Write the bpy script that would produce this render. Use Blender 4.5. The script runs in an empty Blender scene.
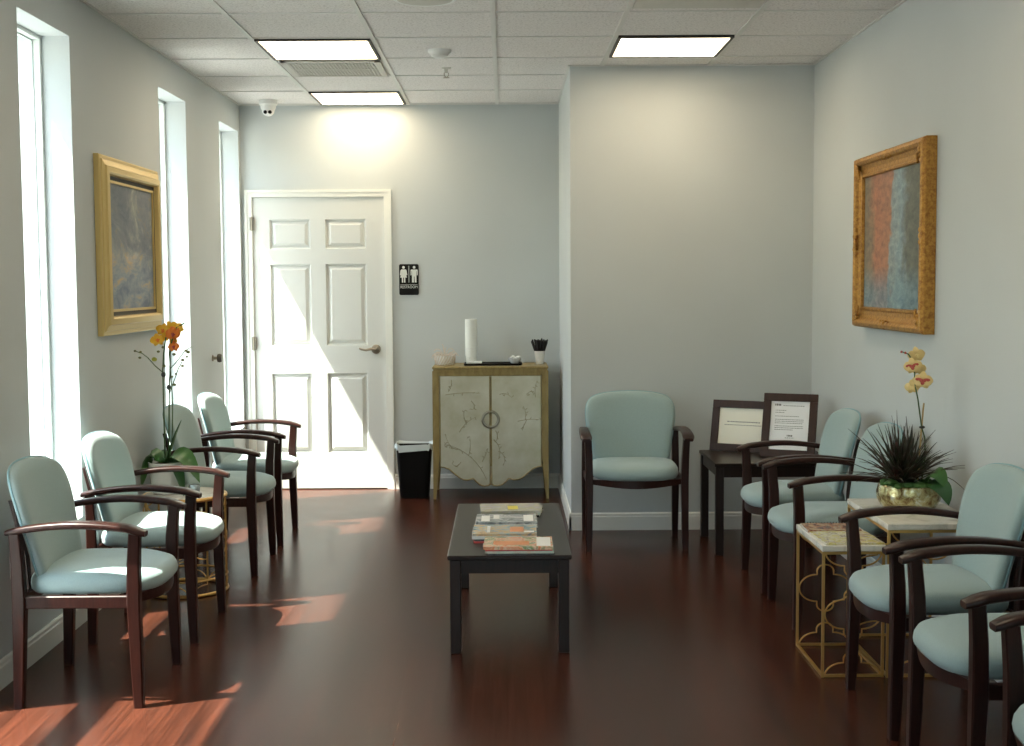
import bpy, bmesh, math, random
from mathutils import Vector, Matrix
random.seed(7)
PI = math.pi
SC = bpy.context.scene
C = SC.collection

# ------------------------------------------------------------------ helpers
def ident(v): return v
class MB:
    """collects shapes in one mesh"""
    def __init__(s): s.b = bmesh.new(); s.mi = 0
    def _setmi(s, faces):
        for f in faces: f.material_index = s.mi
    def box(s, x0, x1, y0, y1, z0, z1, bev=0.0, seg=1, M=None):
        t = bmesh.new()
        bmesh.ops.create_cube(t, size=1)
        for v in t.verts:
            v.co = Vector(((x0+x1)/2 + v.co.x*(x1-x0), (y0+y1)/2 + v.co.y*(y1-y0), (z0+z1)/2 + v.co.z*(z1-z0)))
        if bev > 0:
            bmesh.ops.bevel(t, geom=t.edges[:], offset=bev, segments=seg, affect='EDGES', profile=0.6)
        return s.merge(t, M)
    def merge(s, t, M=None):
        if M is not None:
            for v in t.verts: v.co = M @ v.co
        mp = {}
        for v in t.verts: mp[v] = s.b.verts.new(v.co)
        for f in t.faces:
            try: nf = s.b.faces.new([mp[v] for v in f.verts]); nf.material_index = s.mi
            except ValueError: pass
        t.free(); return s
    def loft(s, rings, cap=True, closed=False, M=None, first=True):
        n = len(rings[0]); R = []
        for r in rings:
            R.append([s.b.verts.new((M @ Vector(p)) if M is not None else Vector(p)) for p in r])
        m = len(R)
        for i in range(m if closed else m-1):
            a, b = R[i], R[(i+1) % m]
            for k in range(n):
                f = s.b.faces.new((a[k], a[(k+1) % n], b[(k+1) % n], b[k])); f.material_index = s.mi
        if cap and not closed:
            for r in ((R[0][::-1], R[-1]) if first else (R[-1],)):
                f = s.b.faces.new(r); f.material_index = s.mi
        return s
    def tube(s, pts, r, n=8, closed=False, M=None):
        pts = [Vector(p) for p in pts]; N = len(pts); rings = []
        rr = r if isinstance(r, (list, tuple)) else [r]*N
        up = None
        for i, p in enumerate(pts):
            if closed: t = pts[(i+1) % N]-pts[i-1]
            else: t = pts[min(i+1, N-1)]-pts[max(i-1, 0)]
            t.normalize()
            if up is None:
                up = Vector((0, 0, 1)) if abs(t.z) < 0.9 else Vector((1, 0, 0))
            a = t.cross(up).normalized(); b = a.cross(t).normalized(); up = b
            rings.append([p + rr[i]*(math.cos(2*PI*k/n)*a + math.sin(2*PI*k/n)*b) for k in range(n)])
        return s.loft(rings, True, closed, M)
    def lathe(s, prof, n=32, cx=0, cy=0, cap=True, M=None, sx=1, sy=1):
        rings = []
        for r, z in prof:
            rings.append([(cx+sx*max(r, 1e-4)*math.cos(2*PI*k/n), cy+sy*max(r, 1e-4)*math.sin(2*PI*k/n), z) for k in range(n)])
        return s.loft(rings, cap, False, M)
    def prism(s, pts2, d0, d1, axis='y', M=None):
        def P(a, b, d):
            return {'y': (a, d, b), 'x': (d, a, b), 'z': (a, b, d)}[axis]
        return s.loft([[P(a, b, d0) for a, b in pts2], [P(a, b, d1) for a, b in pts2]], True, False, M)
    def ball(s, c, r, u=16, v=10, M=None):
        if not isinstance(r, (tuple, list)): r = (r, r, r)
        t = bmesh.new(); bmesh.ops.create_uvsphere(t, u_segments=u, v_segments=v, radius=1)
        for q in t.verts: q.co = Vector((c[0]+q.co.x*r[0], c[1]+q.co.y*r[1], c[2]+q.co.z*r[2]))
        return s.merge(t, M)
    def build(s, name, mats, parent=None, loc=None, rotz=0, smooth=True, ang=35, rot=None):
        bmesh.ops.remove_doubles(s.b, verts=s.b.verts[:], dist=1e-6)
        bmesh.ops.recalc_face_normals(s.b, faces=s.b.faces[:])
        me = bpy.data.meshes.new(name); s.b.to_mesh(me); s.b.free()
        if not isinstance(mats, (list, tuple)): mats = [mats]
        for m in mats: me.materials.append(m)
        if smooth:
            for p in me.polygons: p.use_smooth = True
            me.set_sharp_from_angle(angle=math.radians(ang))
        o = bpy.data.objects.new(name, me); C.objects.link(o)
        if parent is not None: o.parent = parent
        if loc is not None: o.location = loc
        o.rotation_euler = rot if rot is not None else (0, 0, rotz)
        return o

def tag(o, label=None, cat=None, group=None, kind=None):
    if label: o['label'] = label
    if cat: o['category'] = cat
    if group: o['group'] = group
    if kind: o['kind'] = kind
    return o
def thing(name, label, cat, loc=(0, 0, 0), rotz=0, group=None, rot=None):
    o = bpy.data.objects.new(name, None); C.objects.link(o)
    o.empty_display_size = 0.1
    o.location = loc; o.rotation_euler = rot if rot is not None else (0, 0, rotz)
    return tag(o, label, cat, group)
def struct(o): o['kind'] = 'structure'; return o
def copy_tree(o, parent=None):
    c = o.copy(); C.objects.link(c)
    if parent is not None: c.parent = parent
    for ch in [x for x in bpy.data.objects if x.parent == o]: copy_tree(ch, c)
    return c

# ------------------------------------------------------------------ materials
def mat(name, col, rough=0.5, metal=0.0, spec=0.5, emit=None, estr=0, coat=0, sheen=0, trans=0):
    m = bpy.data.materials.new(name); m.use_nodes = True
    b = m.node_tree.nodes['Principled BSDF']
    b.inputs['Base Color'].default_value = (*col, 1); b.inputs['Roughness'].default_value = rough
    b.inputs['Metallic'].default_value = metal; b.inputs['Specular IOR Level'].default_value = spec
    b.inputs['Coat Weight'].default_value = coat; b.inputs['Sheen Weight'].default_value = sheen
    b.inputs['Transmission Weight'].default_value = trans
    if emit: b.inputs['Emission Color'].default_value = (*emit, 1); b.inputs['Emission Strength'].default_value = estr
    return m
def N(m, t, **kw):
    n = m.node_tree.nodes.new(t)
    for k, v in kw.items(): setattr(n, k, v)
    return n
def L(m, a, b): m.node_tree.links.new(a, b)
def bsdf(m): return m.node_tree.nodes['Principled BSDF']
def ramp(m, stops, fac, interp='LINEAR'):
    r = N(m, 'ShaderNodeValToRGB'); r.color_ramp.interpolation = interp
    e = r.color_ramp.elements
    while len(e) < len(stops): e.new(0.5)
    for i, (p, c) in enumerate(stops): e[i].position = p; e[i].color = (*c, 1)
    L(m, fac, r.inputs['Fac']); return r
def coords(m, scale=(1, 1, 1), kind='Object', rot=(0, 0, 0), loc=(0, 0, 0)):
    t = N(m, 'ShaderNodeTexCoord'); p = N(m, 'ShaderNodeMapping')
    p.inputs['Scale'].default_value = scale; p.inputs['Rotation'].default_value = rot; p.inputs['Location'].default_value = loc
    L(m, t.outputs[kind], p.inputs['Vector']); return p.outputs['Vector']
def noise(m, vec, scale, detail=3, rough=0.5, dist=0):
    n = N(m, 'ShaderNodeTexNoise'); n.inputs['Scale'].default_value = scale; n.inputs['Detail'].default_value = detail
    n.inputs['Roughness'].default_value = rough; n.inputs['Distortion'].default_value = dist
    L(m, vec, n.inputs['Vector']); return n.outputs['Fac']
def bump(m, h, strength=0.2, dist=0.01):
    b = N(m, 'ShaderNodeBump'); b.inputs['Strength'].default_value = strength; b.inputs['Distance'].default_value = dist
    L(m, h, b.inputs['Height']); L(m, b.outputs['Normal'], bsdf(m).inputs['Normal'])
def mixc(m, fac, a, b, mode='MIX'):
    x = N(m, 'ShaderNodeMix', data_type='RGBA', blend_type=mode)
    for s, v in ((x.inputs[0], fac), (x.inputs[6], a), (x.inputs[7], b)):
        if isinstance(v, (int, float)): s.default_value = v
        elif isinstance(v, tuple): s.default_value = (*v, 1)
        else: L(m, v, s)
    return x.outputs[2]
def wall_mat(name, col):
    m = mat(name, col, 0.6, spec=0.3)
    v = coords(m); n = noise(m, v, 160, 3); bump(m, n, 0.12, 0.004)
    n2 = noise(m, v, 1.3, 2)
    r = ramp(m, [(0.3, tuple(c*0.97 for c in col)), (0.7, tuple(min(1, c*1.03) for c in col))], n2); L(m, r.outputs['Color'], bsdf(m).inputs['Base Color'])
    return m
def wood_mat(name, c1, c2, rough=0.35, scale=6, stretch=(12, 12, 1), coat=0.0, spec=0.5):
    m = mat(name, c1, rough, coat=coat, spec=spec)
    v = coords(m, stretch); n = noise(m, v, scale, 5, 0.6, 0.6)
    r = ramp(m, [(0.3, c1), (0.7, c2)], n); L(m, r.outputs['Color'], bsdf(m).inputs['Base Color'])
    return m
def fabric_mat(name, col):
    m = mat(name, col, 0.75, spec=0.25, sheen=0.25)
    v = coords(m); n = noise(m, v, 420, 2); r = ramp(m, [(0.3, tuple(c*0.9 for c in col)), (0.7, tuple(min(1, c*1.08) for c in col))], n)
    L(m, r.outputs['Color'], bsdf(m).inputs['Base Color']); bump(m, n, 0.25, 0.002)
    return m

WALL = (0.55, 0.585, 0.588)
M_wall = wall_mat('pale_blue_grey_wall_paint', WALL)
M_trim = mat('cream_white_trim_paint', (0.80, 0.80, 0.75), 0.35)
M_door = mat('white_door_paint', (0.68, 0.69, 0.66), 0.38)
M_frame = mat('white_window_frame', (0.7, 0.74, 0.72), 0.4)
M_gasket = mat('grey_window_gasket', (0.50, 0.56, 0.56), 0.6)
M_bar = mat('ceiling_grid_bar_white', (0.66, 0.65, 0.62), 0.5)
M_vent = mat('vent_beige_white', (0.55, 0.53, 0.48), 0.5)
M_white = mat('white_plastic', (0.78, 0.79, 0.77), 0.4)
M_white_ceramic = mat('white_ceramic', (0.8, 0.8, 0.78), 0.2)
M_black = mat('black_plastic', (0.006, 0.006, 0.006), 0.5, spec=0.15)
M_black_pen = mat('black_pens', (0.01, 0.01, 0.012), 0.6)
M_dark = mat('dark_metal_edge', (0.03, 0.03, 0.028), 0.5)
M_chrome = mat('brushed_nickel', (0.36, 0.32, 0.26), 0.32, 1.0)
M_wood = wood_mat('dark_cherry_chair_wood', (0.016, 0.0050, 0.0040), (0.034, 0.0095, 0.0065), 0.30, spec=0.28)
M_table = wood_mat('espresso_table_wood', (0.010, 0.0055, 0.0045), (0.020, 0.010, 0.008), 0.33, spec=0.3)
M_fabric = fabric_mat('pale_teal_chair_fabric', (0.30, 0.40, 0.40))
M_pipe = mat('teal_piping', (0.25, 0.42, 0.46), 0.7)
M_gold = mat('brushed_gold_wire', (0.70, 0.44, 0.15), 0.35, 0.85)
M_marble = mat('cream_marble_top', (0.74, 0.72, 0.64), 0.25)
v = coords(M_marble); n = noise(M_marble, v, 9, 5, 0.6, 1.5)
r = ramp(M_marble, [(0.35, (0.55, 0.53, 0.46)), (0.5, (0.76, 0.73, 0.66)), (0.8, (0.80, 0.78, 0.71))], n); L(M_marble, r.outputs['Color'], bsdf(M_marble).inputs['Base Color'])
M_leaf = mat('glossy_green_leaf', (0.045, 0.14, 0.03), 0.35)
M_leaf2 = mat('dark_green_leaf', (0.03, 0.10, 0.03), 0.4)
M_stem = mat('orchid_stem_green', (0.05, 0.10, 0.03), 0.5)
M_bud = mat('green_brown_bud', (0.12, 0.12, 0.04), 0.5)
M_budy = mat('yellow_green_bud', (0.35, 0.36, 0.05), 0.5)
M_petaly = mat('yellow_orchid_petal', (0.75, 0.40, 0.015), 0.5)
M_petalo = mat('orange_orchid_petal', (0.70, 0.17, 0.01), 0.5)
M_petalc = mat('cream_orchid_petal', (0.72, 0.55, 0.24), 0.5)
M_petalr = mat('red_speckled_orchid_centre', (0.42, 0.07, 0.05), 0.5)
M_soil = mat('moss_and_bark', (0.05, 0.035, 0.02), 0.9)
M_moss = mat('green_moss', (0.05, 0.13, 0.03), 0.9)
M_stake = mat('bamboo_stake', (0.45, 0.32, 0.14), 0.6)

# floor: dark cherry laminate laid towards the back wall
M_floor = mat('dark_cherry_laminate_floor', (0.1, 0.03, 0.02), 0.26, spec=0.2)
v = coords(M_floor, (1, 1, 1), rot=(0, 0, PI/2))
br = N(M_floor, 'ShaderNodeTexBrick'); L(M_floor, v, br.inputs['Vector'])
for k, x in (('Scale', 1.0), ('Brick Width', 1.25), ('Row Height', 0.128), ('Mortar Size', 0.0012), ('Mortar Smooth', 0.4), ('Bias', 0.0)): br.inputs[k].default_value = x
br.offset = 0.37
br.inputs['Color1'].default_value = (0, 0, 0, 1); br.inputs['Color2'].default_value = (1, 1, 1, 1); br.inputs['Mortar'].default_value = (0.4, 0.4, 0.4, 1)
v2 = coords(M_floor, (10, 0.45, 1)); g1 = noise(M_floor, v2, 2.4, 5, 0.6, 0.7)
v3 = coords(M_floor, (60, 1.2, 1)); g2 = noise(M_floor, v3, 1.6, 3, 0.55, 0.2)
r1 = ramp(M_floor, [(0.28, (0.027, 0.0100, 0.0068)), (0.50, (0.062, 0.0195, 0.0115)), (0.78, (0.090, 0.0270, 0.0150))], g1)
r2 = ramp(M_floor, [(0.3, (0.68, 0.68, 0.68)), (0.7, (1.14, 1.14, 1.14))], g2)
c = mixc(M_floor, 1.0, r1.outputs['Color'], r2.outputs['Color'], 'MULTIPLY')
bw = ramp(M_floor, [(0.0, (0.78, 0.78, 0.78)), (1.0, (1.15, 1.12, 1.1))], br.outputs['Color'])
c = mixc(M_floor, 1.0, c, bw.outputs['Color'], 'MULTIPLY')
c = mixc(M_floor, br.outputs['Fac'], c, (0.015, 0.006, 0.004))
L(M_floor, c, bsdf(M_floor).inputs['Base Color']); bump(M_floor, g2, 0.06, 0.002)

# ceiling tiles: speckled mineral fibre
M_tile = mat('mineral_fibre_ceiling_tile', (0.6, 0.58, 0.55), 0.85, spec=0.2)
v = coords(M_tile); n = noise(M_tile, v, 90, 4, 0.7)
r = ramp(M_tile, [(0.36, (0.56, 0.53, 0.51)), (0.5, (0.78, 0.75, 0.73))], n); L(M_tile, r.outputs['Color'], bsdf(M_tile).inputs['Base Color']); bump(M_tile, n, 0.4, 0.004)

M_lamp = mat('lit_prismatic_diffuser', (0.9, 0.9, 0.88), 0.5, emit=(1.0, 0.82, 0.56), estr=11.0)
# window glass: clear sheet, a little mirror
M_glass = bpy.data.materials.new('clear_window_glass'); M_glass.use_nodes = True
nt = M_glass.node_tree; nt.nodes.clear()
o_ = nt.nodes.new('ShaderNodeOutputMaterial'); mx = nt.nodes.new('ShaderNodeMixShader'); tr = nt.nodes.new('ShaderNodeBsdfTransparent'); gl = nt.nodes.new('ShaderNodeBsdfGlossy')
tr.inputs['Color'].default_value = (0.93, 0.97, 0.95, 1); gl.inputs['Roughness'].default_value = 0.02; mx.inputs[0].default_value = 0.05
nt.links.new(tr.outputs[0], mx.inputs[1]); nt.links.new(gl.outputs[0], mx.inputs[2]); nt.links.new(mx.outputs[0], o_.inputs['Surface'])
M_ext = mat('outdoor_concrete_paving', (0.45, 0.44, 0.42), 0.8)
v = coords(M_ext); n = noise(M_ext, v, 4, 4); r = ramp(M_ext, [(0.3, (0.38, 0.37, 0.35)), (0.7, (0.5, 0.49, 0.46))], n); L(M_ext, r.outputs['Color'], bsdf(M_ext).inputs['Base Color'])

# ------------------------------------------------------------------ room
XL, XR, YB, YN, XC, H = -1.827, 1.773, 9.19, 7.60, 0.3775, 2.676
XO = -2.10          # outer face of the left wall
Y0 = -3.0           # wall behind the viewer
T = 0.6096
TX0, TY0 = -1.267, 8.533

m = MB(); m.box(XL-0.28, XR+0.15, Y0-0.15, YB+0.2, -0.12, 0.0)
struct(m.build('floor', M_floor, smooth=False))
m = MB(); m.box(XL-0.28, XR+0.15, Y0-0.15, YB+0.2, H, H+0.12)
struct(m.build('ceiling', M_tile, smooth=False))

# left wall with a glazed door opening (outside the frame) and three tall windows
DY0, DY1, DH = 3.20, 4.35, 2.10
WINS = [(5.03, 5.63), (7.05, 7.645), (8.53, 9.14)]
ZS, ZT = 0.45, 2.49
m = MB()
def wl(y0, y1, z0, z1): m.box(XO, XL, y0, y1, z0, z1)
ys = [Y0-0.15, DY0, DY1] + [q for w in WINS for q in w] + [YB+0.12]
wl(ys[0], ys[1], 0, H); wl(DY0, DY1, DH, H); wl(DY1, WINS[0][0], 0, H)
for i, (a, b) in enumerate(WINS):
    wl(a, b, 0, ZS); wl(a, b, ZT, H)
    nb = WINS[i+1][0] if i < 2 else YB+0.12
    wl(b, nb, 0, H)
struct(m.build('wall_left', M_wall, smooth=False))
m = MB(); m.box(XR, XR+0.15, Y0-0.15, YN+0.01, 0, H); struct(m.build('wall_right', M_wall, smooth=False))
# back wall with the restroom door opening
DX0, DX1, DZ = -1.754, -0.834, 2.045
m = MB(); m.box(XL, DX0, YB, YB+0.12, 0, H); m.box(DX1, XC, YB, YB+0.12, 0, H); m.box(DX0, DX1, YB, YB+0.12, DZ, H)
struct(m.build('wall_back', M_wall, smooth=False))
m = MB(); m.box(XC, XR+0.15, YN, YB+0.12, 0, H); struct(m.build('wall_alcove', M_wall, smooth=False))
# wall behind the viewer, with an unseen window added for daylight fill
RW = (-1.3, 1.3, 0.25, 2.35)
m = MB(); m.box(XL, RW[0], Y0-0.15, Y0, 0, H); m.box(RW[1], XR, Y0-0.15, Y0, 0, H); m.box(RW[0], RW[1], Y0-0.15, Y0, 0, RW[2]); m.box(RW[0], RW[1], Y0-0.15, Y0, RW[3], H)
struct(m.build('wall_rear', M_wall, smooth=False))
m = MB(); m.box(-14, XO-0.001, -8, 22, -0.2, -0.12); m.box(XO-0.001, XR+0.15, -14, Y0-0.151, -0.2, -0.12)
struct(m.build('ground', M_ext, smooth=False))

# ceiling suspension grid
m = MB(); bw_ = 0.012
x = TX0
while x > XL: x -= T
x += T
while x < XR:
    y1 = YB if x < XC else YN
    m.box(x-bw_, x+bw_, Y0, y1, H-0.006, H+0.001); x += T
y = TY0+T
while y > Y0:
    if y < YB: m.box(XL, XC if y > YN else XR, y-bw_*0.55, y+bw_*0.55, H-0.005, H+0.001)
    y -= T
a_ = 0.012
m.box(XL, XL+a_, Y0, YB, H-0.007, H+0.001); m.box(XR-a_, XR, Y0, YN, H-0.007, H+0.001); m.box(XL, XC, YB-a_, YB, H-0.007, H+0.001)
m.box(XC-a_, XC, YN-a_, YB, H-0.007, H+0.001); m.box(XC, XR, YN-a_, YN, H-0.007, H+0.001)
struct(m.build('trim_1', M_bar, smooth=False))

# windows
def window(i, y0, y1, z0, z1, rail=None):
    f = MB(); xa, xb = -1.998, -1.945; w = 0.016
    f.box(xa, xb, y0, y0+w, z0, z1, 0.003); f.box(xa, xb, y1-w, y1, z0, z1, 0.003)
    f.box(xa, xb, y0+w, y1-w, z0, z0+w, 0.003); f.box(xa, xb, y0+w, y1-w, z1-w, z1, 0.003)
    if rail: f.box(xa, xb, y0+w, y1-w, rail[0], rail[1], 0.003)
    fo = struct(f.build('window_%d' % i, M_frame))
    s = MB(); s.box(xa+0.0185, xb-0.0315, y0+w, y0+w+0.004, z0+w, z1-w); s.box(xa+0.0185, xb-0.0315, y1-w-0.004, y1-w, z0+w, z1-w)
    s.box(xa+0.0185, xb-0.0315, y0+w, y1-w, z0+w, z0+w+0.006); s.box(xa+0.0185, xb-0.0315, y0+w, y1-w, z1-w-0.006, z1-w)
    s.build('window_gasket', M_gasket, fo)
    g = MB(); g.box(-1.986, -1.980, y0+w, y1-w, z0+w, z1-w); g.build('window_pane', M_glass, fo, smooth=False)
for i, (a, b) in enumerate(WINS): window(i+1, a, b, ZS, ZT)
# entrance door, left of the frame
f = MB(); f.box(-2.08, -2.03, DY0, DY0+0.06, 0, DH); f.box(-2.08, -2.03, DY1-0.03, DY1, 0, DH); f.box(-2.08, -2.03, DY0, DY1, DH-0.03, DH); f.box(-2.08, -2.03, DY0, DY1, 0, 0.10)
f.box(-2.08, -2.03, DY0, DY1, 1.10, 1.24)
d_ = struct(f.build('door_2', M_frame)); g = MB(); g.box(-2.058, -2.052, DY0+0.06, DY1-0.03, 0.1, DH-0.03); g.build('door_pane', M_glass, d_, smooth=False)
f = MB(); f.box(RW[0], RW[1], Y0-0.1, Y0-0.05, RW[2], RW[2]+0.05); f.box(RW[0], RW[1], Y0-0.1, Y0-0.05, RW[3]-0.05, RW[3])
for x in (RW[0], -0.025, RW[1]-0.05): f.box(x, x+0.05, Y0-0.1, Y0-0.05, RW[2], RW[3])
w_ = struct(f.build('window_4', M_frame)); g = MB(); g.box(RW[0]+0.05, RW[1]-0.05, Y0-0.078, Y0-0.072, RW[2]+0.05, RW[3]-0.05); g.build('window_pane', M_glass, w_, smooth=False)  # added rear storefront window, there only to let in fill daylight

# baseboards
def bprof(t=0.013): return [(0, 0), (t, 0), (t, 0.078), (t*0.75, 0.084), (t*0.75, 0.094), (t*0.35, 0.102), (0, 0.102)]
def baseboard(name, p, q, nrm):
    p, q, nrm = Vector(p), Vector(q), Vector(nrm)
    m = MB(); m.loft([[P + nrm*a + Vector((0, 0, b)) for a, b in bprof()] for P in (p, q)])
    struct(m.build(name, M_trim, ang=25))
baseboard('baseboard_left', (XL, DY1, 0), (XL, YB, 0), (1, 0, 0))
baseboard('baseboard_left_near', (XL, Y0, 0), (XL, DY0, 0), (1, 0, 0))
baseboard('baseboard_back', (DX1+0.05, YB, 0), (XC, YB, 0), (0, -1, 0))
baseboard('baseboard_alcove_side', (XC, YN-0.013, 0), (XC, YB, 0), (-1, 0, 0))
baseboard('baseboard_alcove', (XC-0.013, YN, 0), (XR, YN, 0), (0, -1, 0))
baseboard('baseboard_right', (XR, Y0, 0), (XR, YN, 0), (-1, 0, 0))

# restroom door: slab with six raised panels, casing, hinges, lever
m = MB(); yf = YB+0.004
W_ = DX1-DX0-0.006; x0 = DX0+0.003
m.box(x0, x0+W_, yf+0.019, yf+0.042, 0.008, DZ-0.003)
px = [0.117, 0.400, 0.503, 0.786]; pz = [0.257, 0.818, 1.013, 1.580, 1.685, 1.890]
def sb(xa, xb, za, zb): m.box(x0+xa, x0+xb, yf, yf+0.020, za, zb)
sb(0, px[0], 0.008, DZ-0.003); sb(px[1], px[2], 0.008, DZ-0.003); sb(px[3], W_, 0.008, DZ-0.003)
for (a, b) in ((px[0], px[1]), (px[2], px[3])):
    zz = [0.008] + pz + [DZ-0.003]
    for k in range(0, 8, 2): sb(a, b, zz[k], zz[k+1])
    for k in range(0, 6, 2):
        za, zb = pz[k], pz[k+1]; A, B = x0+a, x0+b
        def rect(e, yy): return [(A+e, yy, za+e), (B-e, yy, za+e), (B-e, yy, zb-e), (A+e, yy, zb-e)]
        m.loft([rect(0.0, yf), rect(0.006, yf+0.014), rect(0.012, yf+0.018), rect(0.018, yf+0.018), rect(0.040, yf+0.003), rect(0.044, yf+0.003)], first=False)
door = struct(m.build('door_1', M_door, ang=12))
for z in (0.22, 1.03, 1.86):
    h = MB(); h.box(DX0-0.014, DX0+0.016, YB-0.014, YB+0.004, z-0.045, z+0.045, 0.001); h.tube([(DX0+0.001, YB-0.016, z-0.048), (DX0+0.001, YB-0.016, z+0.048)], 0.006, 10)
    h.build('hinge', M_chrome, door)
h = MB(); hx, hz = -0.905, 0.985
Mr = Matrix.Translation((hx, yf, hz)) @ Matrix.Rotation(PI/2, 4, 'X')
h.lathe([(0.0, 0), (0.032, 0.0), (0.033, 0.006), (0.028, 0.012), (0.013, 0.016), (0.012, 0.045), (0.014, 0.05), (0.0, 0.053)], 24, M=Mr)
h.tube([(hx, yf-0.045, hz), (hx-0.03, yf-0.052, hz+0.004), (hx-0.065, yf-0.050, hz-0.004), (hx-0.095, yf-0.048, hz+0.001), (hx-0.112, yf-0.046, hz+0.008)], [0.010, 0.010, 0.0085, 0.008, 0.006], 10)
h.build('door_handle', M_chrome, door)
m = MB(); cw = 0.048
def casing(e0, e1, y0, y1):
    m.box(DX0-e1, DX0-e0, y0, y1, 0, DZ+e1); m.box(DX1+e0, DX1+e1, y0, y1, 0, DZ+e1); m.box(DX0-e0, DX1+e0, y0, y1, DZ+e0, DZ+e1)
casing(-0.002, cw, YB-0.012, YB+0.001); casing(cw*0.62, cw, YB-0.018, YB-0.011)
m.box(DX0-0.001, DX0+0.003, YB, YB+0.12, 0, DZ); m.box(DX1-0.003, DX1+0.001, YB, YB+0.12, 0, DZ)
m.box(DX0-0.02, DX1+0.02, YB+0.05, YB+0.118, 0.0, DZ+0.01)
struct(m.build('trim_2', M_trim, smooth=False))

# ------------------------------------------------------------------ ceiling fittings
def ceiling_light(x0, y0, label):
    cx, cy = x0+T/2, y0+T/2; h = T/2-0.014
    t = thing('ceiling_light', label, 'light', (cx, cy, H), 0, 'square ceiling light panels')
    f = MB(); z1, z0, w = 0.0, -0.014, 0.016
    f.box(-h, h, -h, -h+w, z0, z1); f.box(-h, h, h-w, h, z0, z1); f.box(-h, -h+w, -h+w, h-w, z0, z1); f.box(h-w, h, -h+w, h-w, z0, z1)
    f.build('light_frame', M_dark, t, smooth=False)
    d = MB(); d.box(-h+w, h-w, -h+w, h-w, -0.010, -0.002); d.build('diffuser', M_lamp, t, smooth=False)
ceiling_light(TX0, TY0-3*T, 'larger left lit square ceiling panel, in front of the slotted vent')
ceiling_light(TX0, TY0, 'small lit ceiling panel against the back wall, above the restroom door')
ceiling_light(TX0+3*T, TY0-3*T-0.03, 'lit square ceiling panel on the right, in front of the alcove wall')
ceiling_light(TX0, TY0-8*T, 'added lit square ceiling panel nearer the viewer on the left, outside the frame')  # unseen panel, added as extra light for the room
ceiling_light(TX0+3*T, TY0-8*T, 'added lit square ceiling panel nearer the viewer on the right, outside the frame')  # likewise added out of view to light the room
# return vent with two rows of slots
t = thing('ceiling_vent', 'beige slotted rectangular vent between two lit ceiling panels', 'vent', (TX0+T/2+0.005, TY0-1.5*T-0.0, H))
f = MB(); hx_, hy_ = 0.275, 0.27
for a in ((-hx_, hx_, -hy_, -hy_+0.035), (-hx_, hx_, hy_-0.035, hy_), (-hx_, -hx_+0.03, -hy_, hy_), (hx_-0.03, hx_, -hy_, hy_), (-hx_, hx_, -0.012, 0.012)): f.box(*a, -0.014, 0)
f.build('vent_frame', M_vent, t, smooth=False)
f = MB(); f.box(-hx_+0.02, hx_-0.02, -hy_+0.02, hy_-0.02, -0.003, -0.0005); f.build('vent_backing', mat('vent_shadow_brown', (0.30, 0.27, 0.24), 0.8), t, smooth=False)
f = MB()
for k in range(27):
    x = -hx_+0.035+k*(2*hx_-0.07)/26
    f.box(x-0.0035, x+0.0035, -hy_+0.03, hy_-0.03, -0.012, -0.002)
for yy in (-0.19, -0.14, -0.09, -0.05, 0.05, 0.09, 0.14, 0.19): f.box(-hx_+0.03, hx_-0.03, yy-0.006, yy+0.006, -0.011, -0.003)
f.build('vent_slats', M_vent, t, smooth=False)
# four-way diffuser, only its far edge is in the frame
t = thing('air_diffuser', 'square stepped air diffuser in the ceiling at the top right edge of the photo', 'vent', (TX0+3.5*T, TY0-4.5*T-0.06, H))
f = MB()
for s_, z in ((0.285, -0.012), (0.22, -0.018), (0.155, -0.022), (0.09, -0.026)):
    f.loft([[(-s_, -s_, 0), (s_, -s_, 0), (s_, s_, 0), (-s_, s_, 0)], [(-s_, -s_, z+0.006), (s_, -s_, z+0.006), (s_, s_, z+0.006), (-s_, s_, z+0.006)], [(-s_+0.035, -s_+0.035, z), (s_-0.035, -s_+0.035, z), (s_-0.035, s_-0.035, z), (-s_+0.035, s_-0.035, z)]])
f.build('louvre', M_vent, t, smooth=False)
t = thing('ceiling_speaker', 'round white flush speaker cut by the top edge of the photo', 'speaker', (-0.34, 5.79, H))
f = MB(); f.lathe([(0.14, 0), (0.14, -0.006), (0.128, -0.012), (0.12, -0.010)], 40); f.build('rim', M_white, t)
f = MB(); f.lathe([(0.12, -0.002), (0.12, -0.010), (0.06, -0.014), (0.0, -0.015)], 40); f.build('grille', M_vent, t)
t = thing('smoke_detector', 'small round white smoke detector on the ceiling', 'detector', (-0.34, 7.08, H))
f = MB(); f.lathe([(0.062, 0), (0.062, -0.012), (0.052, -0.022)], 28); f.build('base', M_white, t)
f = MB(); f.lathe([(0.050, -0.018), (0.045, -0.032), (0.028, -0.040), (0.0, -0.042)], 28); f.build('cover', M_white, t)
t = thing('sprinkler_head', 'tiny sprinkler head hanging behind the smoke detector', 'sprinkler', (-0.33, 7.66, H))
f = MB(); f.lathe([(0.028, 0), (0.026, -0.004), (0.010, -0.007), (0.009, -0.03)], 18); f.build('escutcheon', M_vent, t)
f = MB(); f.tube([(-0.012, 0, -0.028), (-0.012, 0, -0.045), (0, 0, -0.055)], 0.0025, 6); f.tube([(0.012, 0, -0.028), (0.012, 0, -0.045), (0, 0, -0.055)], 0.0025, 6)
f.lathe([(0.018, -0.055), (0.018, -0.058)], 14); f.build('deflector', M_chrome, t)
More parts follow.
